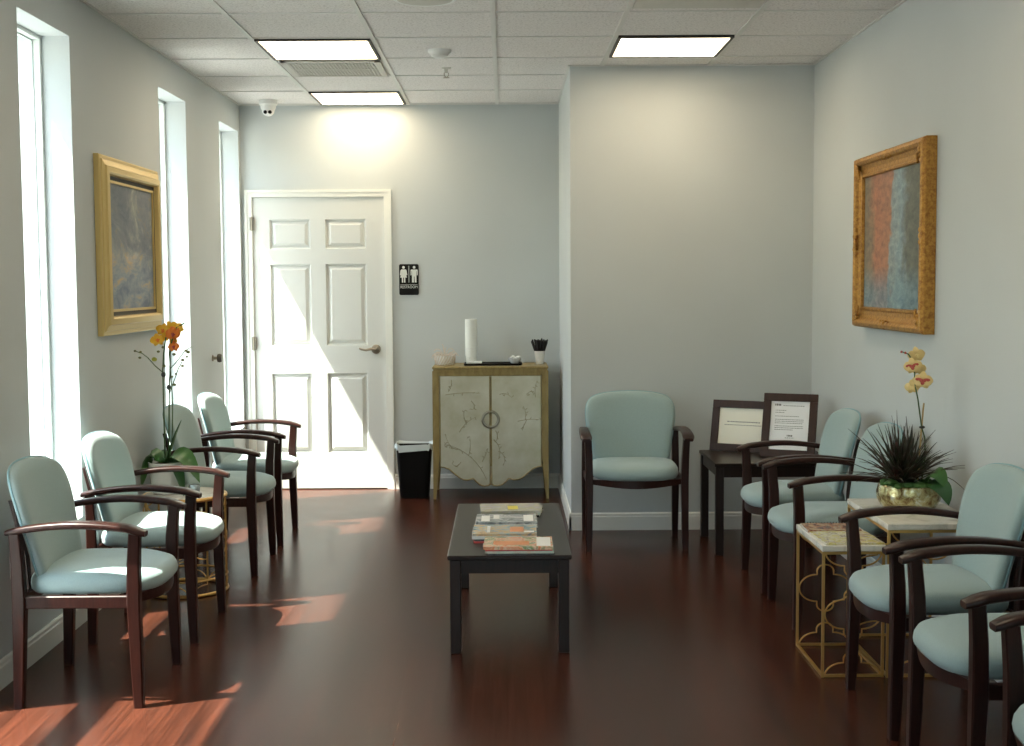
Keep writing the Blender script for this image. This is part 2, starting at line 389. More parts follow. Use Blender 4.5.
# security camera
t = thing('security_camera', 'white turret security camera on the ceiling in the left back corner', 'camera', (-1.585, 8.96, H))
f = MB(); f.lathe([(0.062, 0), (0.062, -0.028), (0.055, -0.036)], 28); f.build('base', M_white, t)
f = MB(); f.lathe([(0.052, -0.034), (0.050, -0.055), (0.044, -0.064)], 28); f.ball((0, 0, -0.066), 0.042, 20, 14); f.build('housing', M_white, t)
f = MB()
for dx in (-0.014, 0.017):
    f.loft([[(dx+0.012*math.cos(a), -0.030-e, -0.083+0.012*math.sin(a)) for a in [2*PI*k/14 for k in range(14)]] for e in (0, 0.012)])
f.build('lens', M_black, t)

# ------------------------------------------------------------------ chairs
def smooth_interp(ts, vs, t):
    for i in range(len(ts)-1):
        if t <= ts[i+1]:
            u = (t-ts[i])/(ts[i+1]-ts[i]); return vs[i]+(vs[i+1]-vs[i])*u
    return vs[-1]
def rsec(cx, cy, cz, hx, hz, ch=0.35):
    """chamfered section in the x-z plane"""
    c_ = min(hx, hz)*ch
    return [(cx-hx+c_, cy, cz-hz), (cx+hx-c_, cy, cz-hz), (cx+hx, cy, cz-hz+c_), (cx+hx, cy, cz+hz-c_), (cx+hx-c_, cy, cz+hz), (cx-hx+c_, cy, cz+hz), (cx-hx, cy, cz+hz-c_), (cx-hx, cy, cz-hz+c_)]
def hsec(cx, cy, z, hx, hy, c_=0.004):
    return [(cx-hx+c_, cy-hy, z), (cx+hx-c_, cy-hy, z), (cx+hx, cy-hy+c_, z), (cx+hx, cy+hy-c_, z), (cx+hx-c_, cy+hy, z), (cx-hx+c_, cy+hy, z), (cx-hx, cy+hy-c_, z), (cx-hx, cy-hy+c_, z)]
def make_chair():
    r = thing('armchair', '', 'chair', group='blue-green waiting room armchairs')
    # cushion
    def outline(n=56):
        pts = []
        for k in range(n):
            a = 2*PI*k/n; ca, sa = math.cos(a), math.sin(a)
            e = 0.42 if sa > 0 else 0.62
            x = 0.237*math.copysign(abs(ca)**e, ca); y = math.copysign(abs(sa)**e, sa)
            y = 0.195*y if y > 0 else 0.262*y
            pts.append((x, y))
        return pts
    O = outline(); rings = []
    for s_, z in ((0.80, 0.384), (0.955, 0.388), (0.992, 0.400), (1.0, 0.418), (0.990, 0.434), (0.955, 0.449), (0.86, 0.459), (0.68, 0.466), (0.42, 0.470), (0.15, 0.471)):
        rings.append([(x*s_, (y+0.02)*s_-0.02, z - 0.010*max(0, (-y-0.11)/0.15)*(1 if z > 0.41 else 0.2)) for x, y in O])
    f = MB(); f.loft(rings); f.build('seat', M_fabric, r, ang=60)
    # backrest
    def bo(n=15):
        ctrl = [(-0.0, 0.432), (0.10, 0.432), (0.175, 0.436), (0.208, 0.448), (0.220, 0.49), (0.232, 0.56), (0.246, 0.64), (0.252, 0.70), (0.244, 0.755), (0.215, 0.793), (0.155, 0.814), (0.075, 0.823), (0, 0.825)]
        right = ctrl; left = [(-x, z) for x, z in reversed(ctrl[1:-1])]
        P = right+left; out = []
        K = len(P)
        for i in range(K):
            p0, p1, p2, p3 = P[i-1], P[i], P[(i+1) % K], P[(i+2) % K]
            for j in range(3):
                t = j/3
                out.append(tuple(0.5*((2*p1[q])+(-p0[q]+p2[q])*t+(2*p0[q]-5*p1[q]+4*p2[q]-p3[q])*t*t+(-p0[q]+3*p1[q]-3*p2[q]+p3[q])*t**3) for q in (0, 1)))
        return out
    B = bo(); zc = 0.63
    def place(x, z, d):
        y = 0.160 + 0.22*(z-0.43) + 0.10*(z-0.43)**2 - 0.55*x*x
        return (x, y+d, z)
    rings = []
    for s_, d in ((0.20, -0.027), (0.55, -0.027), (0.80, -0.026), (0.92, -0.022), (0.975, -0.013), (1.0, 0.0), (0.985, 0.012), (0.94, 0.018), (0.80, 0.020), (0.5, 0.020), (0.2, 0.020)):
        rings.append([place(x*s_, zc+(z-zc)*s_, d) for x, z in B])
    f = MB(); f.loft(rings); b = f.build('backrest', M_fabric, r, ang=60)
    f = MB(); f.tube([place(x*0.998, zc+(z-zc)*0.998, 0.008) for x, z in B], 0.0042, 6, closed=True); f.build('piping', M_pipe, b)
    # legs and arms
    for s_ in (-1, 1):
        f = MB(); f.loft([hsec(s_*(0.255+dx), y, z, hx, hy) for z, y, hx, hy, dx in ((0, -0.205, 0.016, 0.016, 0.004), (0.10, -0.202, 0.0175, 0.0185, 0.003), (0.365, -0.195, 0.0195, 0.0225, 0), (0.50, -0.198, 0.019, 0.021, 0.003), (0.612, -0.206, 0.018, 0.019, 0.008))])
        f.build('leg', M_wood, r)
        f = MB(); f.loft([hsec(s_*0.255, y, z, hx, hy) for z, y, hx, hy in ((0, 0.207, 0.016, 0.016), (0.12, 0.202, 0.0175, 0.0185), (0.365, 0.194, 0.0195, 0.022), (0.50, 0.197, 0.018, 0.020), (0.606, 0.204, 0.017, 0.018))])
        f.build('leg', M_wood, r)
        f = MB(); rr = []
        for k in range(17):
            t = k/16; y = -0.246+t*0.482
            z = 0.606+0.030*math.sin(PI*min(1, max(0, 0.05+t*0.95)))**0.9
            if k < 2: z -= 0.004*(2-k)
            x = 0.272-0.020*t+0.012*math.sin(PI*t); hx = 0.032-0.011*t
            if k in (0, 16): hx *= 0.72
            hz = 0.0115*(0.75 if k in (0, 16) else 1)
            rr.append(rsec(s_*x, y, z, hx, hz, 0.6))
        f.loft(rr); f.build('armrest', M_wood, r, ang=50)
        f = MB(); f.box(s_*0.253-0.011, s_*0.253+0.011, -0.176, 0.176, 0.345, 0.388, 0.003); f.build('side_rail', M_wood, r)
        f = MB(); f.loft([hsec(s_*0.135, y, z, 0.018, 0.006, 0.001) for z, y in ((0.35, 0.204), (0.43, 0.208), (0.50, 0.213), (0.62, 0.238), (0.70, 0.257))]); f.build('back_support', M_wood, r)
    f = MB(); rr = []
    for k in range(13):
        t = k/12; x = -0.238+0.476*t; bow = math.sin(PI*t)
        y = -0.195-0.042*bow; zb = 0.362-0.020*bow
        rr.append([(x, y-0.010, zb), (x, y+0.010, zb), (x, y+0.010, 0.388), (x, y-0.010, 0.388)])
    f.loft(rr); f.build('front_rail', M_wood, r, ang=50)
    f = MB(); f.box(-0.238, 0.238, 0.186, 0.204, 0.345, 0.388, 0.003); f.build('rear_rail', M_wood, r)
    return r
proto = make_chair()
CH = [  # x, y, heading of the local -y front
    (-1.468, 4.69, PI/2, 'blue-green armchair nearest the viewer along the left wall, beside the wall outlet'),
    (-1.468, 5.49, PI/2, 'blue-green armchair second from the viewer along the left wall, in front of the potted orchid'),
    (-1.458, 6.715, PI/2, 'blue-green armchair just behind the yellow orchid on the left side'),
    (-1.458, 7.465, PI/2, 'blue-green armchair on the left side farthest from the viewer, closest to the white door'),
    (0.700, 7.19, 0, 'blue-green armchair facing the viewer, alone against the alcove wall'),
    (1.400, 6.265, -PI/2, 'blue-green armchair on the right side next to the dark corner table'),
    (1.405, 5.63, -PI/2, 'blue-green armchair on the right side just behind the gold side tables'),
    (1.420, 4.315, -PI/2, 'blue-green armchair on the right side just in front of the gold side tables'),
    (1.43, 3.635, -PI/2, 'blue-green armchair at the right edge, second in front of the gold side tables'),
    (1.425, 2.87, -PI/2, 'blue-green armchair cut off by the bottom right corner of the photo'),
]
for i, (x, y, a, lab) in enumerate(CH):
    o = proto if i == 0 else copy_tree(proto)
    o.location = (x, y, 0); o.rotation_euler = (0, 0, a); o['label'] = lab

# ------------------------------------------------------------------ coffee table
t = thing('coffee_table', 'low espresso wood coffee table in the middle of the floor with magazine stacks', 'table', (0.01, 5.65, 0))
f = MB(); f.box(-0.242, 0.242, -0.605, 0.605, 0.370, 0.388, 0.003); f.build('tabletop', M_table, t)
f = MB()
f.box(-0.19, 0.19, -0.588, -0.570, 0.315, 0.370); f.box(-0.19, 0.19, 0.520, 0.538, 0.315, 0.370)
f.box(-0.225, -0.207, -0.56, 0.52, 0.315, 0.370); f.box(0.207, 0.225, -0.56, 0.52, 0.315, 0.370)
f.build('apron', M_table, t, smooth=False)
for sx in (-1, 1):
    for yy in (-0.578, 0.525):
        f = MB(); f.box(sx*0.211-0.0215, sx*0.211+0.0215, yy-0.0215, yy+0.0215, 0, 0.370, 0.003); f.build('leg', M_table, t)

# ------------------------------------------------------------------ magazines
def cover_mat(name, cols, sc, seed):
    m = mat(name, cols[0], 0.25)
    v = coords(m, (1, 1, 1), loc=(seed*3.1, seed*1.7, 0)); n = noise(m, v, sc, 4, 0.6, 1.2)
    K = len(cols); r = ramp(m, [(0.30+0.42*i/(K-1), c) for i, c in enumerate(cols)], n)
    L(m, r.outputs['Color'], bsdf(m).inputs['Base Color']); return m
M_page = mat('magazine_pages', (0.62, 0.60, 0.55), 0.8)
v = coords(M_page, (1, 1, 900)); n = noise(M_page, v, 1.0, 1); r = ramp(M_page, [(0.4, (0.42, 0.40, 0.37)), (0.6, (0.74, 0.72, 0.67))], n); L(M_page, r.outputs['Color'], bsdf(M_page).inputs['Base Color'])
PAL = {
    'orange': [(0.65, 0.60, 0.50), (0.62, 0.20, 0.08), (0.70, 0.50, 0.35), (0.15, 0.22, 0.08), (0.75, 0.72, 0.66)],
    'grey': [(0.10, 0.11, 0.12), (0.25, 0.27, 0.28), (0.55, 0.56, 0.55), (0.16, 0.13, 0.12)],
    'teal': [(0.12, 0.20, 0.22), (0.30, 0.40, 0.42), (0.62, 0.42, 0.22), (0.20, 0.20, 0.20)],
    'yellow': [(0.55, 0.53, 0.48), (0.48, 0.44, 0.30), (0.42, 0.41, 0.38), (0.65, 0.50, 0.50)],
    'red': [(0.35, 0.03, 0.04), (0.5, 0.08, 0.07), (0.3, 0.02, 0.03)],
    'white': [(0.70, 0.70, 0.68), (0.60, 0.62, 0.62), (0.75, 0.73, 0.70)],
    'green': [(0.30, 0.42, 0.34), (0.45, 0.5, 0.42), (0.55, 0.35, 0.25)],
    'black': [(0.015, 0.015, 0.017), (0.05, 0.05, 0.05), (0.02, 0.02, 0.02)],
    'brown': [(0.18, 0.06, 0.035), (0.30, 0.10, 0.05), (0.5, 0.38, 0.25), (0.08, 0.04, 0.03)],
    'map': [(0.62, 0.56, 0.30), (0.55, 0.48, 0.12), (0.70, 0.66, 0.52), (0.30, 0.26, 0.20), (0.50, 0.20, 0.08)],
}
def magazine(x, y, z, w, d, h, rz, pal, label, group=None, patches=(), name='magazine', spine=True):
    """w along local x, d along local y, spine on the -y edge"""
    r = thing(name, label, 'magazine' if name == 'magazine' else 'book', (x, y, z), rz, group)
    sd = random.random()*9
    mm = cover_mat('cover_'+pal, PAL[pal], 26 if pal in ('map', 'brown') else 16, sd)
    ct = min(0.0008, h*0.2)
    f = MB(); f.box(-w/2, w/2, -d/2, d/2, h-ct, h); f.box(-w/2, w/2, -d/2, d/2, 0, ct)
    if spine: f.box(-w/2, w/2, -d/2, -d/2+ct, ct, h-ct)
    f.build('cover', mm, r, smooth=False)
    f = MB(); f.box(-w/2+0.001, w/2-0.001, -d/2+ct+0.0003, d/2-0.001, ct, h-ct); f.build('page_block', M_page, r, smooth=False)
    for (a, b, c_, d_, pm) in patches:
        f = MB(); f.box(a*w, b*w, c_*d, d_*d, h, h+0.0004); f.build('cover_panel', pm, r, smooth=False)
    return z+h
P_w = mat('printed_white_panel', (0.75, 0.74, 0.70), 0.4); P_k = mat('printed_dark_panel', (0.05, 0.055, 0.06), 0.4); P_r = mat('printed_red_panel', (0.5, 0.06, 0.05), 0.4)
P_y = mat('printed_yellow_panel', (0.65, 0.55, 0.05), 0.4); P_o = mat('printed_orange_panel', (0.65, 0.26, 0.10), 0.4); P_b = mat('printed_pale_blue_panel', (0.4, 0.55, 0.6), 0.4)
ZT_ = 0.3882; G1 = 'magazines stacked on the coffee table'
# front stack
z = magazine(0.055, 5.150, ZT_, 0.258, 0.20, 0.007, 0.02, 'black', 'black magazine at the bottom of the front stack on the coffee table', G1)
z = magazine(0.050, 5.150, z, 0.268, 0.20, 0.009, -0.02, 'green', 'pale green magazine, second from bottom of the front coffee table stack', G1)
z = magazine(0.046, 5.152, z, 0.262, 0.20, 0.006, 0.01, 'red', 'thin red-edged magazine, second from top of the front coffee table stack', G1)
z = magazine(0.045, 5.150, z, 0.270, 0.205, 0.012, -0.02, 'orange', 'orange and white magazine on top of the front coffee table stack', G1, [(0.27, 0.47, -0.42, 0.42, P_w), (-0.36, 0.16, -0.30, 0.06, P_o)])
# second stack
z = magazine(-0.010, 5.395, ZT_, 0.260, 0.20, 0.008, 0.05, 'red', 'dark red magazine at the bottom of the second stack from the front', G1)
z = magazine(-0.006, 5.400, z, 0.262, 0.20, 0.006, 0.03, 'black', 'black magazine in the lower half of the second stack from the front', G1)
z = magazine(-0.010, 5.405, z, 0.265, 0.205, 0.012, 0.0, 'white', 'thick white-edged magazine under the top of the second stack from the front', G1, [])
z = magazine(-0.008, 5.405, z, 0.262, 0.20, 0.010, -0.01, 'teal', 'grey magazine with orange picture topping the second stack from the front', G1, [(-0.28, -0.23, -0.35, 0.35, P_w), (0.08, 0.30, -0.30, 0.25, P_o), (0.30, 0.46, -0.36, -0.20, P_w)])
# third stack
z = magazine(0.004, 5.680, ZT_, 0.262, 0.20, 0.010, 0.02, 'grey', 'grey magazine at the bottom of the third stack from the front', G1)
z = magazine(-0.002, 5.683, z, 0.265, 0.205, 0.012, -0.015, 'white', 'white magazine in the middle of the third stack from the front', G1)
z = magazine(0.000, 5.685, z, 0.262, 0.20, 0.010, 0.0, 'grey', 'dark grey magazine with two white boxes topping the third stack', G1, [(-0.42, -0.28, -0.38, 0.30, P_w), (0.28, 0.44, -0.38, 0.35, P_w), (-0.22, -0.12, -0.1, 0.35, P_w)])
# far stack
z = magazine(0.035, 5.985, ZT_, 0.250, 0.20, 0.010, -0.12, 'black', 'black magazine at the bottom of the farthest coffee table stack', G1)
z = magazine(0.030, 5.980, z, 0.262, 0.20, 0.010, -0.06, 'green', 'greenish magazine in the middle of the farthest coffee table stack', G1)
z = magazine(0.018, 5.975, z, 0.275, 0.205, 0.010, 0.04, 'yellow', 'light magazine with yellow patch topping the farthest coffee table stack', G1, [(-0.05, 0.12, -0.30, 0.15, P_y)])

# ------------------------------------------------------------------ gold side tables with quatrefoil lattice
def quatre(u0, zc, W_, Hh, a0, a1):
    """outline of a quatrefoil (width W_, half height Hh) from angle sector list; returns polyline of (u, z) for the left half from bottom to top"""
    pts = []
    hl = Hh*0.58; xs = W_*0.16; st = Hh*0.14
    for k in range(9):                       # bottom lobe
        t = k/8; pts.append((u0-xs*math.sin(t*PI/2)-0.0, zc-Hh+(Hh-hl-st)*(1-math.cos(t*PI/2))))
    pts.append((u0-xs, zc-hl))
    for k in range(1, 16):                   # side lobe
        a = -PI/2+PI*k/16; pts.append((u0-xs-0.0-(W_*0.5-xs)*math.cos(a), zc+hl*math.sin(a)))
    pts.append((u0-xs, zc+hl)); pts.append((u0-xs, zc+hl+st))
    for k in range(8, -1, -1):
        t = k/8; pts.append((u0-xs*math.sin(t*PI/2), zc+Hh-(Hh-hl-st)*(1-math.cos(t*PI/2))))
    return pts
def panel_lines(Wd, Ht, half=False):
    """polylines of one flat lattice panel, u in 0..Wd, z in 0..Ht"""
    Hh = Ht*0.20; out = []
    for zc in (0.0, Ht/2, Ht):
        left = quatre(0.0, zc, Wd*1.88, Hh, 0, 0) if half else quatre(Wd/2, zc, Wd*0.94, Hh, 0, 0)
        for side in ((1,) if half else (1, -1)):
            pl = [(-u if half else u if side == 1 else Wd-u, z) for u, z in left]
            cur = []
            for p in pl:
                if 0.004 <= p[1] <= Ht-0.004: cur.append(p)
                else:
                    if len(cur) > 1: out.append(cur)
                    cur = []
            if len(cur) > 1: out.append(cur)
    return out
def side_table(x0, x1, y0, y1, h, label):
    r = thing('side_table', label, 'table', ((x0+x1)/2, (y0+y1)/2, 0), 0, 'pair of gold lattice side tables')
    hx, hy = (x1-x0)/2, (y1-y0)/2
    f = MB(); f.box(-hx, hx, -hy, hy, h-0.022, h, 0.002); f.build('tabletop', M_marble, r)
    b = 0.0048; zt = h-0.022
    for sx in (-1, 1):
        for sy in (-1, 1):
            f = MB(); f.box(sx*(hx-b-0.002)-b, sx*(hx-b-0.002)+b, sy*(hy-b-0.002)-b, sy*(hy-b-0.002)+b, 0, zt); f.build('leg', M_gold, r, smooth=False)
    X, Y = hx-b-0.002, hy-b-0.002
    for zz in (0.006, zt-0.006):
        f = MB()
        for sy in (-1, 1): f.box(-X+b, X-b, sy*Y-b, sy*Y+b, zz-b, zz+b)
        for sx in (-1, 1): f.box(sx*X-b, sx*X+b, -Y+b, Y-b, zz-b, zz+b)
        f.build('base_rail' if zz < 0.1 else 'top_rail', M_gold, r, smooth=False)
    for sy in (-1, 1):
        f = MB()
        for pl in panel_lines(2*X, zt): f.tube([(u-X, sy*Y, z) for u, z in pl], 0.0032, 6)
        f.build('lattice_panel', M_gold, r)
    return r
side_table(1.142, 1.374, 4.705, 5.135, 0.487, 'lower gold lattice side table with marble top and open magazines')
side_table(1.377, 1.725, 4.700, 5.268, 0.565, 'taller gold lattice side table with marble top carrying the bowl planter')
G2 = 'reading matter on the low gold side table'
z = magazine(1.262, 4.835, 0.4872, 0.215, 0.235, 0.006, 0.03, 'map', 'yellow and cream magazine at the front of the low gold side table', G2, [])
magazine(1.252, 5.030, 0.4872, 0.205, 0.150, 0.009, -0.02, 'brown', 'brown spiral-bound book at the back of the low gold side table', G2, [], name='spiral_bound_book')
bk = [o for o in bpy.data.objects if o.name == 'spiral_bound_book'][0]
f = MB()
for k in range(18):
    u = -0.095+k*0.0112
    f.tube([(u, 0.074+0.007*math.cos(a), 0.006+0.007*math.sin(a)) for a in [2*PI*j/10 for j in range(10)]], 0.0011, 5, closed=True)
f.build('spiral_binding', M_black, bk)

# round gold wire table beneath the yellow orchid
RT = (-1.52, 6.170)
r = thing('round_side_table', 'round gold lattice wire table holding the yellow orchid at the left', 'table', (RT[0], RT[1], 0))
f = MB(); f.lathe([(0.0, 0.446), (0.176, 0.446), (0.182, 0.450), (0.182, 0.460), (0.178, 0.464), (0.0, 0.464)], 48); f.build('tabletop', M_marble, r)
def circ(R, z, n=56): return [(R*math.cos(2*PI*k/n), R*math.sin(2*PI*k/n), z) for k in range(n)]
f = MB(); f.tube(circ(0.190, 0.008), 0.008, 8, True); f.build('base_ring', M_gold, r)
f = MB(); f.tube(circ(0.190, 0.452), 0.009, 8, True); f.build('top_ring', M_gold, r)
f = MB(); f.tube(circ(0.190, 0.075), 0.005, 8, True); f.build('middle_ring', M_gold, r)
nq = 5
for q in range(nq):
    f = MB(); w = 2*PI*0.19/nq
    for pl in panel_lines(w, 0.44):
        f.tube([(0.19*math.cos((u/w+q)*2*PI/nq), 0.19*math.sin((u/w+q)*2*PI/nq), 0.006+z) for u, z in pl], 0.0028, 6)
    f.build('lattice_panel', M_gold, r)
    a = q*2*PI/nq
    f = MB(); f.tube([(0.19*math.cos(a), 0.19*math.sin(a), 0.006), (0.19*math.cos(a), 0.19*math.sin(a), 0.45)], 0.005, 8); f.build('leg', M_gold, r)

# ------------------------------------------------------------------ plants
def leaf_mb(f, pts, widths, side=(0, 1, 0), fold=0.25, th=0.0012):
    """curved blade along pts with widths; side = direction across"""
    pts = [Vector(p) for p in pts]; rings = []
    sd = Vector(side).normalized()
    for i, p in enumerate(pts):
        t = (pts[min(i+1, len(pts)-1)]-pts[max(i-1, 0)]).normalized()
        s_ = (sd - t*sd.dot(t)).normalized(); nn = t.cross(s_).normalized(); w = max(widths[i], 0.0006)
        up = nn*fold*w
        rings.append([p-s_*w+up+nn*th*0.3, p-s_*w*0.5+up*0.35+nn*th, p+nn*th, p+s_*w*0.5+up*0.35+nn*th, p+s_*w+up+nn*th*0.3,
                      p+s_*w+up-nn*th*0.3, p+s_*w*0.5+up*0.35-nn*th, p-nn*th, p-s_*w*0.5+up*0.35-nn*th, p-s_*w+up-nn*th*0.3])
    f.loft(rings)
def bez(p0, p1, p2, n=9):
    p0, p1, p2 = Vector(p0), Vector(p1), Vector(p2)
    return [(1-t)**2*p0+2*t*(1-t)*p1+t*t*p2 for t in [k/(n-1) for k in range(n)]]
def oval(n, w): return [w*math.sin(PI*min(1, (0.06+0.94*k/(n-1))))**0.7 if k < n-1 else 0.0 for k in range(n)]
def flower(parent, c, size, facing, mp, mc, roll=0.0, name='flower'):
    """orchid bloom: five petals, lip and centre, facing vector"""
    fz = Vector(facing).normalized(); q = fz.to_track_quat('Z', 'Y').to_matrix().to_4x4()
    Mx = Matrix.Translation(c) @ q @ Matrix.Rotation(roll, 4, 'Z')
    f = MB()
    for k, (a, ln, w) in enumerate(((90, 0.95, 0.36), (162+15, 1.0, 0.56), (18-15, 1.0, 0.56), (235, 0.9, 0.36), (305, 0.9, 0.36))):
        a = math.radians(a); d = Vector((math.cos(a), math.sin(a), 0)); s_ = Vector((-math.sin(a), math.cos(a), 0))
        rings = []
        for j in range(7):
            t = j/6; rr = size*(0.06+ln*t*0.94); ww = size*w*math.sin(PI*(0.10+0.86*t))**0.75
            zz = size*(0.10*math.sin(PI*t)-0.16*t*t)
            base = d*rr+Vector((0, 0, zz))
            rings.append([base-s_*ww+Vector((0, 0, -0.06*size)), base+Vector((0, 0, 0.0015)), base+s_*ww+Vector((0, 0, -0.06*size)), base+Vector((0, 0, -0.0015))])
        f.loft(rings, M=Mx)
    fl = f.build(name, mp, parent, ang=70)
    f = MB(); f.ball((0, 0, 0.10*size), (0.13*size, 0.15*size, 0.14*size), 10, 8, M=Mx)
    f.ball((0, -0.22*size, 0.14*size), (0.20*size, 0.24*size, 0.09*size), 10, 8, M=Mx)
    f.ball((-0.2*size, -0.06*size, 0.12*size), (0.12*size, 0.10*size, 0.06*size), 8, 6, M=Mx); f.ball((0.2*size, -0.06*size, 0.12*size), (0.12*size, 0.10*size, 0.06*size), 8, 6, M=Mx)
    f.build('flower_lip', mc, fl)
    if mc is M_petalr and mp is M_petalc:
        f = MB()
        for a in (0.3, 2.84):
            f.ball((0.42*size*math.cos(a), 0.30*size*math.sin(a), 0.075*size), (0.34*size, 0.17*size, 0.035*size), 10, 6, M=Mx)
        f.build('red_petal_blush', M_petalr, fl)

# yellow orchid: placed on the round table
OX, OY, OZ = -1.600, 6.160, 0.4642
r = thing('potted_orchid', 'tall yellow orchid in a pale pot on the round gold table at the left', 'plant', (OX, OY, OZ))
M_pot = mat('pale_stone_pot', (0.60, 0.58, 0.54), 0.5)
f = MB(); f.lathe([(0.0, 0), (0.058, 0.0), (0.066, 0.004), (0.078, 0.09), (0.084, 0.145), (0.084, 0.150), (0.079, 0.150), (0.072, 0.132), (0.0, 0.130)], 36); f.build('pot', M_pot, r)
f = MB(); f.lathe([(0.073, 0.128), (0.070, 0.138), (0.04, 0.146), (0.0, 0.148)], 24); f.build('moss', M_soil, r)
for (p1, p2, w, mt) in (((-0.085, -0.02, 0.29), (-0.108, -0.05, 0.03), 0.050, M_leaf), ((0.075, -0.05, 0.27), (0.165, -0.045, 0.055), 0.056, M_leaf), ((0.05, -0.03, 0.20), (0.10, -0.09, 0.0), 0.036, M_leaf2),
                        ((0.03, 0.02, 0.24), (0.075, 0.0, 0.345), 0.028, M_leaf2), ((0.05, 0.0, 0.26), (0.055, 0.01, 0.31), 0.030, M_leaf), ((-0.05, 0.03, 0.22), (-0.06, 0.08, 0.18), 0.036, M_leaf2), ((-0.02, -0.02, 0.2), (-0.10, 0.0, 0.165), 0.016, M_leaf2)):
    pts = bez((0, 0, 0.140), p1, p2, 11); f = MB()
    d = Vector(p2); sd = Vector((0, 0, 1)).cross(Vector((d.x, d.y, 0.0)).normalized())
    leaf_mb(f, pts, oval(11, w), side=(sd.x, sd.y, 0) if abs(p2[0]) < 0.08 else (0.35, 0.9, 0.35), fold=0.2); f.build('leaf', mt, r, ang=70)
# stem coordinates are (x, z) above the table at the depth of the plant
def st(x, z, y=0.0): return (x, y, z)
stems = [
    [st(-0.004, 0.14), st(-0.006, 0.35), st(-0.006, 0.52), st(-0.006, 0.58), st(0.0, 0.66), st(0.012, 0.735)],
    [st(0.010, 0.14), st(0.018, 0.35), st(0.022, 0.50), st(0.026, 0.56), st(0.030, 0.66), st(0.040, 0.72), st(0.062, 0.78), st(0.100, 0.800)],
    [st(-0.006, 0.57), st(-0.040, 0.60), st(-0.075, 0.64), st(-0.100, 0.66), st(-0.130, 0.67)],
    [st(0.026, 0.585), st(0.060, 0.62), st(0.095, 0.665), st(0.130, 0.69)],
    [st(0.022, 0.47), st(0.045, 0.53), st(0.068, 0.59), st(0.085, 0.62)],
    [st(0.014, 0.14, 0.01), st(0.03, 0.3, 0.01), st(0.034, 0.44, 0.01), st(0.030, 0.52, 0.01), st(0.022, 0.66, 0.01), st(0.03, 0.74, 0.01)]]
for k, s_ in enumerate(stems):
    f = MB(); f.tube(s_, 0.0036 if k < 2 else 0.0023, 6); f.build('stem', M_stem, r)
f = MB(); f.tube([st(-0.008, 0.13, 0.006), st(-0.008, 0.58, 0.006)], 0.003, 6); f.build('stake', mat('green_plant_stake', (0.03, 0.07, 0.04), 0.5), r)
for (x, z) in ((-0.004, 0.56), (0.020, 0.50)):
    f = MB(); f.ball((x, 0, z), (0.011, 0.009, 0.013), 8, 6); f.build('plant_clip', M_dark, r)
for (x, z, s_, mt) in ((-0.134, 0.672, 0.006, M_bud), (-0.108, 0.667, 0.006, M_bud), (-0.112, 0.640, 0.007, M_bud), (-0.045, 0.632, 0.012, M_budy), (-0.025, 0.668, 0.007, M_bud), (-0.003, 0.688, 0.007, M_bud), (0.048, 0.655, 0.008, M_bud),
                       (0.114, 0.665, 0.009, M_bud), (0.104, 0.672, 0.007, M_bud), (0.108, 0.643, 0.006, M_bud), (0.088, 0.628, 0.008, M_bud), (0.086, 0.600, 0.007, M_bud), (0.055, 0.562, 0.006, M_bud), (0.036, 0.55, 0.006, M_bud), (0.046, 0.512, 0.008, M_bud), (0.0, 0.60, 0.008, M_bud)):
    f = MB(); f.ball((x, 0, z), (s_*1.1, s_*0.8, s_*0.85), 8, 6); f.build('bud', mt, r)
for (x, z, y, sz, mt, rl) in ((-0.025, 0.725, -0.01, 0.034, M_petaly, 0.2), (0.000, 0.770, 0.0, 0.034, M_petaly, -0.3), (0.040, 0.782, -0.01, 0.033, M_petaly, 0.5), (0.050, 0.752, -0.018, 0.034, M_petalo, -0.2), (0.066, 0.772, 0.0, 0.032, M_petaly, 0.9), (0.048, 0.692, -0.005, 0.027, M_petalo, 0.1), (0.012, 0.745, 0.012, 0.030, M_petaly, 0.7), (0.044, 0.715, 0.008, 0.022, M_petaly, 1.0)):
    flower(r, (x, y, z), sz, (0.25+random.uniform(-0.25, 0.25), -1, random.uniform(-0.1, 0.35)), mt, M_petalo if mt is M_petaly else M_petalr, rl)

t = thing('votive_glass', 'small silvery glass votive beside the orchid pot on the round table', 'candle holder', (-1.455, 6.09, 0.4642))
M_merc = mat('silvered_glass', (0.62, 0.70, 0.72), 0.15, 0.7)
f = MB(); f.lathe([(0.0, 0), (0.022, 0), (0.026, 0.01), (0.027, 0.045), (0.025, 0.050), (0.023, 0.048), (0.022, 0.012), (0, 0.010)], 24); f.build('glass_cup', M_merc, t)
f = MB(); f.lathe([(0.0, 0.0105), (0.021, 0.0105), (0.021, 0.03), (0, 0.031)], 20); f.build('candle', M_white, t)

# bowl planter with spiky grass and a cream orchid
BX, BY, BZ = 1.560, 5.055, 0.5652
r = thing('bowl_planter', 'silvery bowl planter with dark spiky leaves and a cream orchid at the right', 'plant', (BX, BY, BZ))
M_bowl = mat('mercury_glass_bowl', (0.50, 0.47, 0.30), 0.2, 0.65)
v = coords(M_bowl); n = noise(M_bowl, v, 28, 5, 0.7, 0.8); rr_ = ramp(M_bowl, [(0.36, (0.20, 0.11, 0.04)), (0.5, (0.50, 0.46, 0.22)), (0.66, (0.72, 0.75, 0.70))], n); L(M_bowl, rr_.outputs['Color'], bsdf(M_bowl).inputs['Base Color']); bump(M_bowl, n, 0.5, 0.004)
f = MB(); f.lathe([(0.0, 0), (0.085, 0.0), (0.105, 0.008), (0.120, 0.035), (0.122, 0.060), (0.115, 0.088), (0.110, 0.092), (0.106, 0.088), (0.112, 0.06), (0.1, 0.03), (0.0, 0.02)], 40); f.build('bowl', M_bowl, r)
